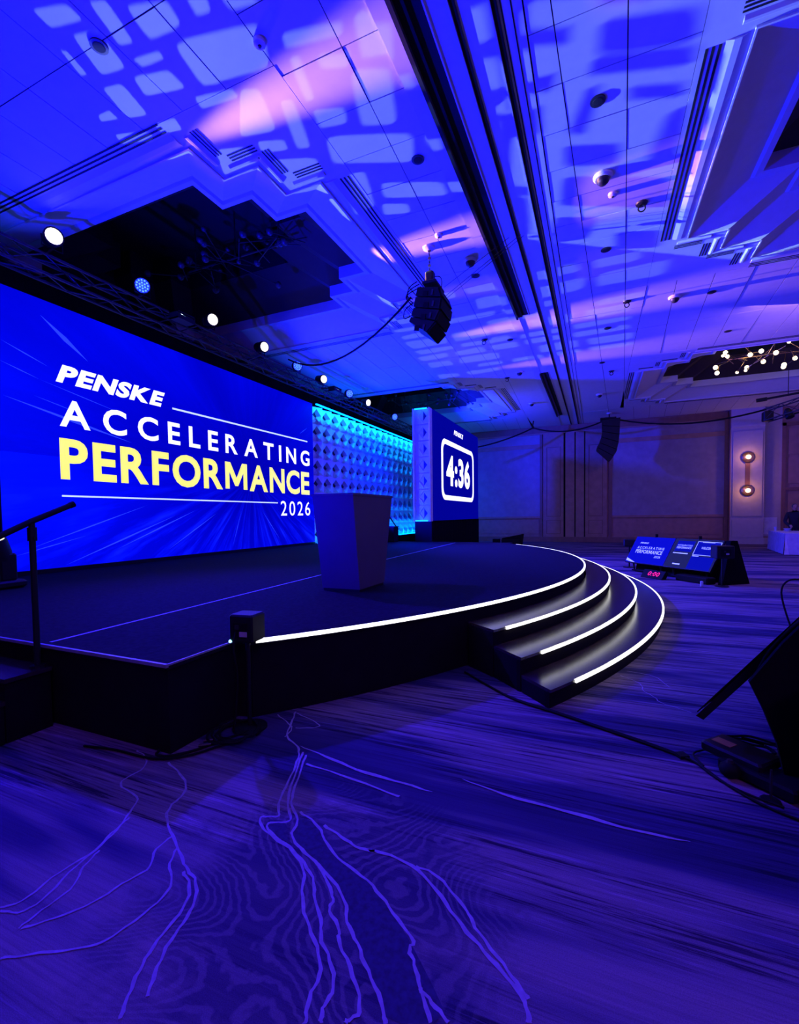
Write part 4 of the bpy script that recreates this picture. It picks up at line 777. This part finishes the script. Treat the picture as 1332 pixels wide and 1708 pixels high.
# ------------------------------------------------------------------ ceiling fittings
def fit(kind, x, y, label):
    if kind == 'dome':
        t = thing('ceiling_dome', (x, y, CZ), label, 'ceiling fitting'); MB().lathe((x, y, CZ), (0, 0, -1), [(.13, 0), (.13, .025), (.105, .05)], 18).build('base', M['white'], t, True)
        MB().lathe((x, y, CZ-.05), (0, 0, -1), [(.09, 0), (.08, .04), (.05, .07), (.01, .08)], 16).build('dome', M['alu'], t, True)
    elif kind == 'can':
        t = thing('ceiling_downlight', (x, y, CZ), label, 'downlight'); MB().lathe((x, y, CZ), (0, 0, -1), [(.085, 0), (.085, .012), (.06, .014)], 16).build('trim_ring', M['alu'], t, True)
        MB().lathe((x, y, CZ-.012), (0, 0, -1), [(.06, 0), (.055, .006), (.02, .008)], 14).build('lamp_cavity', M['void'], t, True)
    elif kind == 'hook':
        t = thing('rigging_hook', (x, y, CZ), label, 'rigging hook'); MB().lathe((x, y, CZ), (0, 0, -1), [(.09, 0), (.08, .02), (.03, .03)], 14).build('plate', M['alu'], t, True)
        r = MB(); r.tube([(x+.05*sin(a), y-.02, CZ-.09+.05*cos(a)) for a in [2*pi*k/12 for k in range(13)]], .011, 6); r.build('ring', M['black'], t, True)
    else:
        t = thing('smoke_detector', (x, y, CZ), label, 'ceiling fitting'); MB().lathe((x, y, CZ), (0, 0, -1), [(.065, 0), (.06, .03), (.035, .045)], 14).build('body', M['white'], t, True)
        MB().lathe((x, y, CZ-.045), (0, 0, -1), [(.02, 0), (.015, .012)], 8).build('sensor', M['alu'], t)
FITS = [('can', -4.65, 3.22, 'small dark downlight in the deep blue ceiling at upper left'), ('det', -3.14, 3.85, 'small white round detector on the ceiling above the stepped recess'), ('can', -2.23, 5.93, 'small dark downlight left of the long dark ceiling slot'),
        ('can', 0, 5.98, 'dark oval downlight right of the ceiling tracks, nearest of its row'), ('dome', .07, 7.3, 'large grey dome on a white disc right of the ceiling tracks'), ('det', .21, 7.76, 'small white detector just beyond the large ceiling dome'),
        ('hook', .63, 8.18, 'rigging hook beside the slots of the right ceiling recess'), ('can', .14, 9.31, 'small dark downlight on the pink lit ceiling beyond the dome'), ('dome', -2.2, 8.6, 'grey dome on a white disc right of the hung loudspeaker array'),
        ('can', -2.25, 9.2, 'small downlight just beyond the dome beside the hung array'), ('det', -2.5, 7.62, 'small white detector beside the hanging point of the near array'), ('hook', .62, 11.75, 'rigging hook on the ceiling joint beyond the right recess corner'),
        ('dome', 1.59, 11.96, 'wide white dome on the ceiling between the two right recesses'), ('can', 2.3, 12.05, 'small dark downlight just right of the wide white dome'), ('can', .25, 13.2, 'dark downlight between the hook and the far end of the ceiling tracks'),
        ('hook', -2.85, 12.6, 'rigging hook on the patterned ceiling left of the tracks'), ('can', -2.2, 12.9, 'tiny dark downlight on the patterned ceiling left of the tracks'), ('can', .15, 16.1, 'tiny dark downlight at the near edge of the far deep blue ceiling'),
        ('hook', .45, 17.2, 'rigging hook at the corner of the chandelier recess'), ('dome', -2.6, 20.6, 'grey dome on the far blue ceiling left of the tracks'), ('dome', .1, 20.3, 'grey dome on the far ceiling left of the chandelier recess'), ('hook', -2.9, 16.4, 'rigging hook on the far blue ceiling left of the tracks'),
        ('dome', -2.4, 15.9, 'wide grey dome where the far pink streak crosses the ceiling'), ('can', 3.2, 14.8, 'dark downlight before the chandelier recess')]
for f in FITS: fit(*f)

# ------------------------------------------------------------------ chandeliers
def chandelier(x0, x1, y0, y1, z0, z1, lit, label, n, seed):
    rnd = random.Random(seed); t = thing('chandelier', ((x0+x1)/2, (y0+y1)/2, CZ+1.7), label, 'chandelier')
    zm = (z0+z1)/2; ym = (y0+y1)/2; ml = M['brass'] if lit else M['alu']
    for k in range(3):
        x = x0+(x1-x0)*(k+.5)/3; MB().cyl((x, ym, zm), (x, ym, CZ+1.7), .015, n=6).build('drop_rod', ml, t)
    MB().cyl((x0+.3, ym, zm), (x1-.3, ym, zm), .02, n=6).build('spine', ml, t)
    for i in range(n):
        x = x0+(x1-x0)*(i+.5)/n; p = Vector((x, ym+rnd.uniform(-.25, .25), zm+rnd.uniform(-.12, .12)))
        d = Vector((rnd.uniform(-.7, .7), rnd.choice((-1, 1))*rnd.uniform(.2, 1)*(y1-y0)/2, rnd.uniform(z0-zm, z1-zm)))
        q = p+d; MB().cyl(p-d*.35, q, .011, n=5).build('branch', ml, t)
        r = .05 if i % 4 == 3 else .072
        MB().ball(q, r, 8).build('bulb', M['bulb'] if lit else M['bulboff'], t, True)
        MB().cyl(q-d.normalized()*.02, q-d.normalized()*.12, .022, .016, n=6).build('socket', ml, t)
chandelier(3.9, 9.2, 18.4, 20.4, 6.42, 7.3, True, 'lit brass branch chandelier with glowing bulbs in the right ceiling recess', 46, 4)
chandelier(-8.8, -5.4, 6.9, 8.6, 6.8, 7.4, False, 'unlit branch chandelier in the dark ceiling recess above the stage', 26, 9)
chandelier(-9.0, -5.6, 19.4, 21.2, 6.55, 7.2, False, 'unlit branch chandelier in the far recess above the diamond tower', 24, 12)

# ------------------------------------------------------------------ sconce
sc = thing('wall_sconce', (6.5, 26.1, 3.3), 'brass wall sconce of two glowing globes joined by a bar on the column', 'wall lamp')
MB().bb(6.40, 6.58, 26.10, 26.135, 2.6, 4.0).build('back_bar', M['wooddk'], sc)
for z in (4.08, 2.52):
    MB().lathe((6.49, 26.12, z), (0, -1, 0), [(.20, 0), (.25, .03), (.25, .06), (.20, .09)], 18).build('bowl', M['brass'], sc, True)
    MB().ball((6.49, 25.99, z), .10, 12).build('globe', M['glow'], sc, True)
lamp('sconce_lamp', 'POINT', (6.49, 25.75, 4.08), 11, (1, .40, .14), size=.08); lamp('sconce_lamp', 'POINT', (6.49, 25.75, 2.52), 11, (1, .40, .14), size=.08)

# ------------------------------------------------------------------ confidence monitors beyond the steps
dA = Vector((.62, -.785, 0)).normalized(); bA = Vector((.785, .62, 0)).normalized()
M['monl'] = mat('monitor_image_left', (.004, .004, .008), .7, emit=(.001, .003, .62), es=1, spec=.05); M['monr'] = mat('monitor_image_right', (.004, .004, .008), .7, emit=(.012, .015, .075), es=1, spec=.05)
M['monb'] = mat('monitor_window', (.004, .004, .008), .7, emit=(.001, .004, .45), es=1, spec=.05); M['mont'] = mat('monitor_text', (.5, .6, .9), .4, emit=(.35, .42, .75), es=1)
P0 = Vector((.70, 13.5, .25)); W_, H_ = 1.235, .78; up = (bA*.42+Vector((0, 0, .70))).normalized()
def monitor(org, label, left):
    t = thing('floor_monitor', org+dA*W_/2, label, 'monitor'); nz = dA.cross(up).normalized()
    if nz.dot(bA) > 0: nz = -nz
    def pt(a, b, k): return org+dA*a+up*b+nz*k
    def slab(a0, a1, b0, b1, k0, k1): 
        return MB().add([pt(a, b, k) for k in (k0, k1) for a, b in ((a0, b0), (a1, b0), (a1, b1), (a0, b1))], [(0, 1, 2, 3), (4, 7, 6, 5), (0, 4, 5, 1), (1, 5, 6, 2), (2, 6, 7, 3), (3, 7, 4, 0)])
    slab(0, W_, 0, H_, -.05, 0).build('case', M['black'], t)
    sc_ = slab(.012, W_-.012, .015, H_-.012, 0, .003).build('screen_panel', M['monl'] if left else M['monr'], t)
    if left:
        text('PENSKE', 'logo_lettering', sc_, M['mont'], org+nz*.003, dA, up, (.22, .50, .57, .61), .04, .28, .07)
        text('ACCELERATING', 'lettering', sc_, M['mont'], org+nz*.003, dA, up, (.20, 1.05, .42, .49), .02, 0, .45)
        text('PERFORMANCE', 'lettering', sc_, M['mont'], org+nz*.003, dA, up, (.20, 1.05, .29, .39), .015)
        text('2026', 'lettering', sc_, M['mont'], org+nz*.003, dA, up, (.86, 1.05, .19, .25), .0)
        k = .004; MB().quad(pt(.02, .05, k), pt(.02, .13, k), pt(.34, .02, k), pt(.24, .02, k)).build('light_streak', M['mont'], sc_)
    else:
        for a0, a1, b0, b1 in ((.10, .56, .44, .72), (.64, 1.20, .38, .72), (.62, 1.19, .02, .34)):
            slab(a0, a1, b0, b1, .003, .005).build('window_tile', M['monb'], sc_)
        for a0, a1, b0, b1 in ((.63, 1.21, .715, .725), (.63, 1.21, .375, .385), (.63, .64, .375, .725), (1.2, 1.21, .375, .725), (.75, 1.05, .70, .71), (.10, .5, .38, .40), (.22, .42, .09, .12), (.64, .8, .34, .36)):
            slab(a0, a1, b0, b1, .005, .007).build('text_bar', M['mont'], sc_)
        text('ACCELERATING', 'lettering', sc_, M['mont'], org+nz*.0055, dA, up, (.14, .53, .58, .62), .01, 0, .4); text('PERFORMANCE', 'lettering', sc_, M['mont'], org+nz*.0055, dA, up, (.14, .53, .51, .56), .015)
        text('WELCOME', 'lettering', sc_, M['mont'], org+nz*.0055, dA, up, (.78, 1.06, .53, .59), .015)
    for a in (.18, W_-.18):
        q = org+dA*a; MB().tube([q+up*.1-nz*.06, q+bA*.15+Vector((0, 0, -.20)), q+bA*.62+Vector((0, 0, -.225)), q+up*.6-nz*.06], .025, 6).build('stand_leg', M['black'], t)
    MB().tube([org+dA*.1+bA*.15+Vector((0, 0, -.21)), org+dA*(W_-.1)+bA*.15+Vector((0, 0, -.21))], .025, 6).build('stand_bar', M['black'], t)
    q = org+dA*W_*.5+up*H_-nz*.03; MB().bb(q.x-.03, q.x+.03, q.y-.03, q.y+.03, q.z-.05, q.z+.09).build('top_bracket', M['black'], t)
monitor(P0, 'left tilted floor monitor showing the blue title picture beyond the curved steps', True)
monitor(P0+dA*(W_+.01), 'right tilted floor monitor showing dark slide windows beyond the curved steps', False)
ck = thing('countdown_clock', (1.2, 11.5, 0), 'small black floor clock with red digits in front of the floor monitors', 'clock')
co = Vector((.98, 12.35, .01)); cu_ = (bA*.10+Vector((0, 0, .14))).normalized(); cn = dA.cross(cu_).normalized(); cn = -cn if cn.dot(bA) > 0 else cn
MB().add([co+dA*a+cu_*b-cn*k for k in (.10, 0) for a, b in ((0, 0), (.62, 0), (.62, .22), (0, .22))], [(0, 1, 2, 3), (4, 7, 6, 5), (0, 4, 5, 1), (1, 5, 6, 2), (2, 6, 7, 3), (3, 7, 4, 0)]).build('case', M['rubber'], ck)
text('0:00', 'digits', ck, M['red'], co+cn*.003, dA, cu_, (.18, .50, .06, .17), .0, .12, .18)
# small speaker on a pole, dark triangular cover, cases and cables by the monitors
def fill_speaker(x, y, zc, label, group=None, s=(.30, .2, .2), ang=0):
    t = thing('front_fill_speaker', (x, y, 0), label, 'loudspeaker'); R_ = rot('Z', ang)
    b_ = MB().cbox((x, y, zc), s, .012, R_).build('cabinet', M['black'], t)
    MB().box(Vector((x, y, zc))+R_ @ Vector((0, -s[1]/2-.004, -.01)), (s[0]*.55, .008, s[2]*.55), R_).build('terminal_plate', M['rubber'], b_)
    MB().box(Vector((x, y, zc))+R_ @ Vector((.03, -s[1]/2-.011, -.035)), (.06, .006, .035), R_).build('paper_label', M['card'], b_)
    MB().box(Vector((x, y, zc))+R_ @ Vector((-.02, -s[1]/2-.012, .015)), (.03, .01, .03), R_).build('socket', M['alu'], b_)
    MB().cyl((x, y, .02), (x, y, zc-s[2]/2), .016, n=10).build('pole', M['black'], t); MB().lathe((x, y, 0), (0, 0, 1), [(.125, 0), (.125, .012), (.03, .025)], 20).build('base_plate', M['black'], t, True)
    return t
f1 = fill_speaker(-2.345, 2.585, .755, 'small dark speaker box on a pole at the near corner of the stage front', s=(.195, .17, .20), ang=.12)
MB().ball((-2.42, 2.49, .662), .012, 8).build('power_light', M['green'], f1)
f2 = fill_speaker(2.38, 11.2, .72, 'small dark speaker box on a pole beside the floor monitors', s=(.34, .24, .26), ang=.3)
cv = thing('cable_cover', (2.62, 11.75, 0), 'black cloth cover draped over the end of the floor monitor stand', 'cover')
MB().prism([(0, 0), (.75, 0), (.40, .93), (.22, .93)], lambda a, b: Vector((2.36, 11.45, 0))+bA*a+Vector((0, 0, b)), lambda a, b: Vector((2.36, 11.45, 0))+bA*a+dA*.10+Vector((0, 0, b))).build('cloth_side', M['drape'], cv)
MB().prism([(.05, 0), (.8, 0), (.8, .45), (.4, .6), (.1, .2)], lambda a, b: P0+dA*.2+bA*(a+.1)+Vector((0, 0, b-.25)), lambda a, b: P0+dA*2.4+bA*(a+.1)+Vector((0, 0, b-.25))).build('cloth_back', M['drape'], cv)
fc = thing('equipment_box', (1.9, 11.6, 0), 'low black equipment box under the floor monitors', 'box')
MB().cbox((2.0, 11.75, .07), (.8, .26, .14), .02, rot('Z', -.9)).build('body', M['rubber'], fc); MB().cbox((2.0, 11.05, .06), (.05, .05, .12), .01).build('bottle_cap', M['porc'], fc)
sb2 = thing('camera_box', (.5, 13.9, 0), 'small black box on a stand left of the floor monitors', 'box'); MB().cbox((.86, 14.4, .70), (.3, .25, .2), .02).build('body', M['black'], sb2)
MB().cyl((.86, 14.4, .02), (.86, 14.4, .60), .02).build('pole', M['black'], sb2); MB().lathe((.86, 14.4, 0), (0, 0, 1), [(.16, 0), (.16, .015), (.03, .025)], 14).build('base_plate', M['black'], sb2)
# wedge speakers on the far floor
ws = thing('subwoofer', (-3.9, 22.6, 0), 'black loudspeaker box on the floor by the far end of the stage', 'loudspeaker')
MB().prism([(-4.35, .0), (-3.45, 0), (-3.38, .56), (-4.35, .36)], lambda a, b: (a, 22.9, b), lambda a, b: (a, 23.7, b)).build('cabinet', M['rubber'], ws)
MB().bb(-4.36, -3.5, 22.87, 22.9, .05, .30).build('grille', M['black'], ws); MB().bb(-4.75, -4.42, 22.6, 22.9, 0, .34).build('amplifier_pack', M['black'], ws)

# ------------------------------------------------------------------ right foreground: monitor seen end-on under black cloth
rm = thing('floor_monitor', (1.1, 3.6, 0), 'black floor monitor seen from its end in the right foreground', 'monitor')
ya, yb = 3.30, 4.55
pr = [(.575, .275), (.615, .255), (1.17, .965), (1.13, .99)]
MB().prism(pr, lambda a, b: (a, ya, b), lambda a, b: (a+.62, yb, b)).build('case', M['black'], rm)
MB().prism([(.60, .275), (1.13, .955), (1.125, .96), (.595, .28)], lambda a, b: (a-.012, ya+.02, b+.016), lambda a, b: (a+.608, yb-.02, b+.016)).build('screen_panel', M['rubber'], rm)
for y in (3.45, 4.3): MB().tube([(1.05+.5*(y-3.4), y, .78), (1.1+.5*(y-3.4), y, .02), (1.5+.5*(y-3.4), y, .02), (1.13+.5*(y-3.4), y, .85)], .025, 6).build('stand_leg', M['black'], rm)
cl = thing('black_cloth', (1.2, 3.2, 0), 'black cloth draped over the monitor stand in the right foreground', 'cloth')
def drape_sheet(name, prof, ys, amp, parent):
    P = smooth_pts([(a, 0, b) for a, b in prof], 2); vs = []; fs_ = []; m_ = len(P); k = 16
    for j in range(k+1):
        y = ys[0]+(ys[1]-ys[0])*j/k
        for i, p in enumerate(P): f = i/(m_-1); vs.append((p.x+amp*f*sin(j*1.7+i*.15)+.5*(y-ys[0]), y+amp*.5*f*sin(i*.4+j), max(.012, p.z)))
    for j in range(k):
        for i in range(m_-1): fs_.append((j*m_+i, j*m_+i+1, (j+1)*m_+i+1, (j+1)*m_+i))
    mb = MB().add(vs, fs_); o = mb.build(name, M['drape'], parent, True); md = o.modifiers.new('thick', 'SOLIDIFY'); md.thickness = .012; md.offset = 0; return o
drape_sheet('top_fold', [(.84, .62), (.90, .78), (1.05, .97), (1.22, 1.03), (1.42, .98), (1.56, .6), (1.62, .012)], (3.16, 4.5), .02, cl)
sp_ = [(.98, .012), (.93, .25), (.87, .42), (.80, .58), (.95, .82), (1.06, .965), (1.22, 1.02), (1.42, .97), (1.6, .5), (1.66, .012)]
MB().prism(sp_, lambda a, b: (a, 3.12, b), lambda a, b: (a, 3.15, b)).build('side_fold', M['drape'], cl)
bk = thing('waste_bucket', (1.17, 2.9, 0), 'round black bin with a pale rim at the right edge', 'bin')
MB().lathe((1.16, 2.86, 0), (0, 0, 1), [(.13, 0), (.15, .60), (.165, .60), (.165, .64), (.15, .645), (.14, .60), (.10, .1)], 24).build('body', M['rubber'], bk, True)
MB().tube([(1.16+.158*cos(a), 2.86+.158*sin(a), .645) for a in [2*pi*k/24 for k in range(25)]], .007, 6).build('rim', M['black'], bk, True)
dv = thing('video_converter', (.75, 3.32, 0), 'small black video box with an amber label on the floor at right', 'box')
MB().cbox((.80, 3.28, .09), (.34, .22, .06), .012, rot('Z', -.75)).build('case', M['black'], dv); MB().box((.73, 3.33, .1215), (.11, .07, .003), rot('Z', -.75)).build('amber_label', M['amber'], dv)
MB().cbox((.88, 3.14, .045), (.4, .2, .07), .012, rot('Z', -.75)).build('power_supply', M['rubber'], dv)
bl_ = thing('cable_ball', (.72, 3.16, 0), 'black rounded connector pouch beside the video box', 'pouch'); MB().ball((.715, 3.13, .05), .055, 14, .85).build('body', M['rubber'], bl_, True); MB().lathe((.715, 3.13, .09), (0, 0, 1), [(.02, 0), (.015, .02)], 8).build('clip', M['alu'], bl_)
st_ = thing('cable_stand', (.9, 2.95, 0), 'thin black pole standing on the floor at the right edge', 'stand'); MB().cyl((.86, 2.96, 0), (.86, 2.96, .17), .006, n=8).build('pole', M['alu'], st_); MB().lathe((.86, 2.96, 0), (0, 0, 1), [(.05, 0), (.045, .008)], 10).build('foot', M['black'], st_)
def loop(cx, cy, rx, ry, n=20, z=.012, a0=0, turns=1, ph=0): return [(cx+rx*cos(a0+turns*2*pi*i/n)*(1+.06*sin(i*1.1+ph)), cy+ry*sin(a0+turns*2*pi*i/n)*(1+.05*cos(i*1.7+ph)), z+.006*(i % 3)+.01*i/n) for i in range(n+1)]
c1 = thing('coiled_cable', (.85, 3.5, 0), 'loops of black cable behind the video box at right', 'cable')
for k in range(3): MB().tube(smooth_pts(loop(.86+.03*k, 3.50-.03*k, .17+.02*k, .10+.02*k, 20, .02+.02*k, k, 1.1, k), 1), .007, 6).build('cable_loop', M['rubber'], c1, True)
cable('floor_cable', smooth_pts([(.60, 3.20, .012), (.55, 3.34, .012), (.66, 3.42, .02), (.72, 3.36, .08)], 2), .006, 'thin black cable bent up to the left end of the video box')
cable('floor_cable', smooth_pts([(.46, 3.32, .010), (.58, 3.22, .010), (.68, 3.02, .010), (.82, 2.86, .010), (1.0, 2.78, .010)], 2), .007, 'black cable running along the floor from the video box to the right edge')
cable('floor_cable', smooth_pts([(.58, 3.20, .010), (.64, 3.07, .010), (.76, 2.96, .010), (.9, 2.9, .010)], 2), .006, 'second thin black cable looping below the connector pouch')
mb = MB(); rp = [(-1.16, 4.27), (-.9, 4.02), (-.62, 3.78), (-.28, 3.66), (.05, 3.50), (.32, 3.38), (.52, 3.27)]
R2_ = smooth_pts([(x, y, 0) for x, y in rp], 2); wd = [.018+.022*min(1, i/6) for i in range(len(R2_))]
for k in range(4):
    mb.tube([(p.x-.013*(k-1.5), p.y+.011*(k-1.5), .010+.002*(k % 2)) for p in R2_], .0095, 6)
mb.box((.50, 3.29, .012), (.06, .06, .02), rot('Z', .5))
tag(mb.build('cable_bundle', M['rubber'], None, True), 'black taped cable bundle crossing the carpet from the steps to the right', 'cable')
cable('mic_cable', smooth_pts([(1.66, 5.0, .95), (1.55, 5.0, .95), (1.49, 5.0, .86), (1.53, 5.0, .66), (1.60, 4.95, .4), (1.72, 4.9, .012)], 2), .008, 'thin black cable with a connector rising over the black cloth at right')
# coils by the stage corner
c2 = thing('coiled_cable', (-2.4, 2.6, 0), 'coil of black cable around the speaker base at the stage corner', 'cable')
for k in range(4): MB().tube(smooth_pts(loop(-2.345-.005*k, 2.49-.02*k, .14+.008*k, .14+.012*k, 22, .012+.006*k, k, 1, k*1.3), 1), .008, 6).build('cable_loop', M['rubber'], c2, True)
cable('floor_cable', smooth_pts([(-2.30, 2.52, .012), (-2.38, 2.35, .012), (-2.43, 2.18, .012), (-2.53, 2.05, .012), (-2.62, 2.01, .02), (-2.6, 2.035, .05)], 2), .009, 'black cable running along the stage corner to its foot')
cable('floor_cable', smooth_pts([(-2.25, 2.46, .012), (-2.33, 2.28, .012), (-2.42, 2.10, .012), (-2.56, 2.0, .012), (-2.7, 1.98, .012), (-2.95, 1.98, .012), (-3.2, 1.93, .012)], 2), .008, 'second black cable curving round the stage corner on the carpet')
cable('speaker_cable', smooth_pts([(-2.35, 2.47, .74), (-2.35, 2.44, .64), (-2.36, 2.50, .4), (-2.38, 2.46, .02)], 2), .007, 'thin black cable hanging from the small speaker to the coil')
cn_ = thing('cable_connector', (-2.4, 2.23, 0), 'pair of silver cable connectors lying by the stage corner', 'connector')
for k in range(2): MB().cyl((-2.44-.02*k, 2.20+.06*k, .03), (-2.38-.02*k, 2.25+.06*k, .03), .010, n=8).build('plug', M['alu'], cn_)
# ------------------------------------------------------------------ moving head on the stage floor at the left edge
mh = thing('moving_head_light', (-7.62, 3.6, SZ), 'black moving head light with yellow lens at the left edge of the stage', 'stage light')
MB().cbox((-7.62, 3.6, SZ+.06), (.42, .42, .11), .03).build('base', M['black'], mh)
for s in (-1, 1): MB().cbox((-7.62+.155*s, 3.6, SZ+.30), (.06, .2, .38), .02).build('arm', M['black'], mh)
hd = MB().lathe((-7.62, 3.6, SZ+.20), (.12, -.25, 1), [(.10, 0), (.16, .06), (.17, .30), (.155, .48), (.15, .50), (.13, .50)], 18).build('head', M['black'], mh, True)
MB().lathe(Vector((-7.62, 3.6, SZ+.20))+Vector((.12, -.25, 1)).normalized()*.50, (.12, -.25, 1), [(.13, 0), (.115, .015), (.05, .025)], 18).build('lens', M['lensy'], hd, True, label='yellow lit lens')
lamp('moving_head_beam', 'SPOT', (-7.55, 3.46, SZ+.75), 7000, (0, .0003, 1), (-2.0, 5.5, CZ), .08, 130, .9)
# ------------------------------------------------------------------ table, things on it, person
tb = thing('banquet_table', (6.9, 20.6, 0), 'cloth covered table at the right edge before the far wall', 'table')
tx0, tx1, ty0, ty1 = 6.05, 8.2, 19.7, 22.9
TQ = [(6.05, 19.9), (8.0, 19.3), (8.8, 22.2), (6.42, 22.9)]
MB().zprism(TQ, .72, .755).build('tabletop', M['clothl'], tb)
def skirt_side(a, b, n):
    a, b = Vector(a), Vector(b); e = (b-a).normalized(); o = Vector((e.y, -e.x)); P = [a+(b-a)*i/n+o*(.02+.03*sin(i*1.9)) for i in range(n+1)]; Q = [a+(b-a)*i/n for i in range(n+1)]
    return MB().add([(p.x, p.y, .75) for p in Q]+[(p.x, p.y, .02) for p in P], [(i, i+1, n+2+i, n+1+i) for i in range(n)])
skirt_side(TQ[3], TQ[0], 24).build('cloth_side', M['cloth'], tb, True); skirt_side(TQ[0], TQ[1], 18).build('cloth_side', M['cloth'], tb, True)
for q in (TQ[0], Vector(TQ[0]).lerp(Vector(TQ[3]), .5), TQ[3]): MB().prism([(q[0]-.05, q[1]-.10), (q[0]+.10, q[1]-.08), (q[0]+.02, q[1]+.08)], lambda a, b: (a, b, .02), lambda a, b: (q[0]+.02, q[1], .74)).build('cloth_fold', M['clothl'], tb)
for i, (x, y, nm, lb) in enumerate(((6.5, 22.4, 'paper_cup', 'small pale cup at the far left end of the table'), (6.75, 22.0, 'sugar_bowl', 'white bowl stack beside the cup on the table'), (6.9, 21.0, 'water_glass', 'blue tinted glass in the middle of the table'), (7.0, 20.6, 'folded_napkin', 'bright folded napkin on the near part of the table'))):
    t = thing(nm, (x, y, .755), lb, nm.split('_')[1])
    if nm == 'folded_napkin': MB().prism([(-.15, -.12), (.15, -.12), (.12, .12), (-.12, .12)], lambda a, b: (x+a, y+b, .757), lambda a, b: (x+a*.7, y+b*.7, .83)).build('napkin_fold', M['porc'], t)
    elif nm == 'sugar_bowl':
        for k in range(2): MB().lathe((x, y, .757+.06*k), (0, 0, 1), [(.07, 0), (.13, .05), (.12, .055)], 14).build('bowl', M['porc'], t, True)
    else: MB().lathe((x, y, .757), (0, 0, 1), [(.035, 0), (.05, .16), (.042, .16), (.03, .02)], 12).build('wall', M['porc'], t, True)
pe = thing('person', (7.25, 22.9, 0), 'person with grey hair in a dark jacket, leaning over the table with hand to face', 'person')
def skinned(name, verts, edges, radii, m, parent, sub=2):
    o0 = WL[parent]; me = bpy.data.meshes.new(name); me.from_pydata([Vector(v)-o0 for v in verts], edges, []); o = link(bpy.data.objects.new(name, me), parent)
    md = o.modifiers.new('skin', 'SKIN')
    for i, r in enumerate(radii): me.skin_vertices[0].data[i].radius = (r, r) if not isinstance(r, tuple) else r
    me.skin_vertices[0].data[0].use_root = True; md.use_smooth_shade = True
    s = o.modifiers.new('sub', 'SUBSURF'); s.levels = sub; s.render_levels = sub; me.materials.append(m); return o
px, py = 7.28, 23.05
V_ = [(px, py, .92), (px-.02, py-.06, 1.15), (px-.05, py-.16, 1.38), (px-.07, py-.22, 1.50), (px-.08, py-.27, 1.58),
      (px+.10, py, .88), (px+.11, py-.02, .48), (px+.11, py+.02, .08), (px+.12, py-.14, .04), (px-.10, py, .88), (px-.11, py-.02, .48), (px-.11, py+.02, .08), (px-.12, py-.14, .04),
      (px+.15, py-.17, 1.42), (px+.24, py-.24, 1.15), (px+.10, py-.48, 1.30), (px+.0, py-.45, 1.50), (px-.25, py-.15, 1.42), (px-.36, py-.22, 1.12), (px-.28, py-.50, .92)]
E_ = [(0, 1), (1, 2), (2, 3), (3, 4), (0, 5), (5, 6), (6, 7), (7, 8), (0, 9), (9, 10), (10, 11), (11, 12), (2, 13), (13, 14), (14, 15), (15, 16), (2, 17), (17, 18), (18, 19)]
R_ = [(.16, .12), (.17, .12), (.18, .12), .07, .06, .10, .075, .05, .05, .10, .075, .05, .05, .085, .06, .048, .035, .085, .06, .048]
skinned('body', V_, E_, R_, M['jacket'], pe)
hc = Vector((px-.08, py-.32, 1.68))
hd_ = MB().lathe(hc, (0, -.15, 1), [(.02, -.125), (.055, -.11), (.078, -.05), (.085, .02), (.075, .08), (.04, .115), (.01, .122)], 14).ball(hc+Vector((0, -.095, -.01)), .018, 8).ball(hc+Vector((-.088, 0, 0)), .022, 8).ball(hc+Vector((.088, 0, 0)), .022, 8).build('head', M['skin'], pe, True)
MB().ball(hc+Vector((-.032, -.078, .018)), .011, 8).ball(hc+Vector((.032, -.078, .018)), .011, 8).build('eye', M['rubber'], hd_); MB().box(hc+Vector((0, -.082, -.055)), (.045, .012, .01)).build('mouth', M['wooddk'], hd_)
MB().lathe(hc+Vector((0, .018, .02)), (0, .25, 1), [(.094, -.04), (.098, .03), (.082, .085), (.045, .118), (.01, .125)], 14).build('hair', M['hair'], pe, True)
for hx, hy, hz, nm in ((px+.0, py-.455, 1.55, 'hand'), (px-.27, py-.56, .86, 'hand')):
    b0 = Vector((hx, hy, hz)); vs = [b0, b0+Vector((0, -.01, .05))]; es = [(0, 1)]; rs = [.026, .03]
    for k, l in enumerate((.05, .06, .062, .055)):
        i = len(vs); q = b0+Vector((-.03+.02*k, -.012, .085)); vs += [q, q+Vector((0, .01, l*.5)), q+Vector((0, .03, l*.85))]; es += [(1, i), (i, i+1), (i+1, i+2)]; rs += [.011, .009, .007]
    i = len(vs); vs += [b0+Vector((.035, -.01, .04)), b0+Vector((.055, 0, .075))]; es += [(1, i), (i, i+1)]; rs += [.012, .009]
    skinned(nm, vs, es, rs, M['skin'], pe, 1)
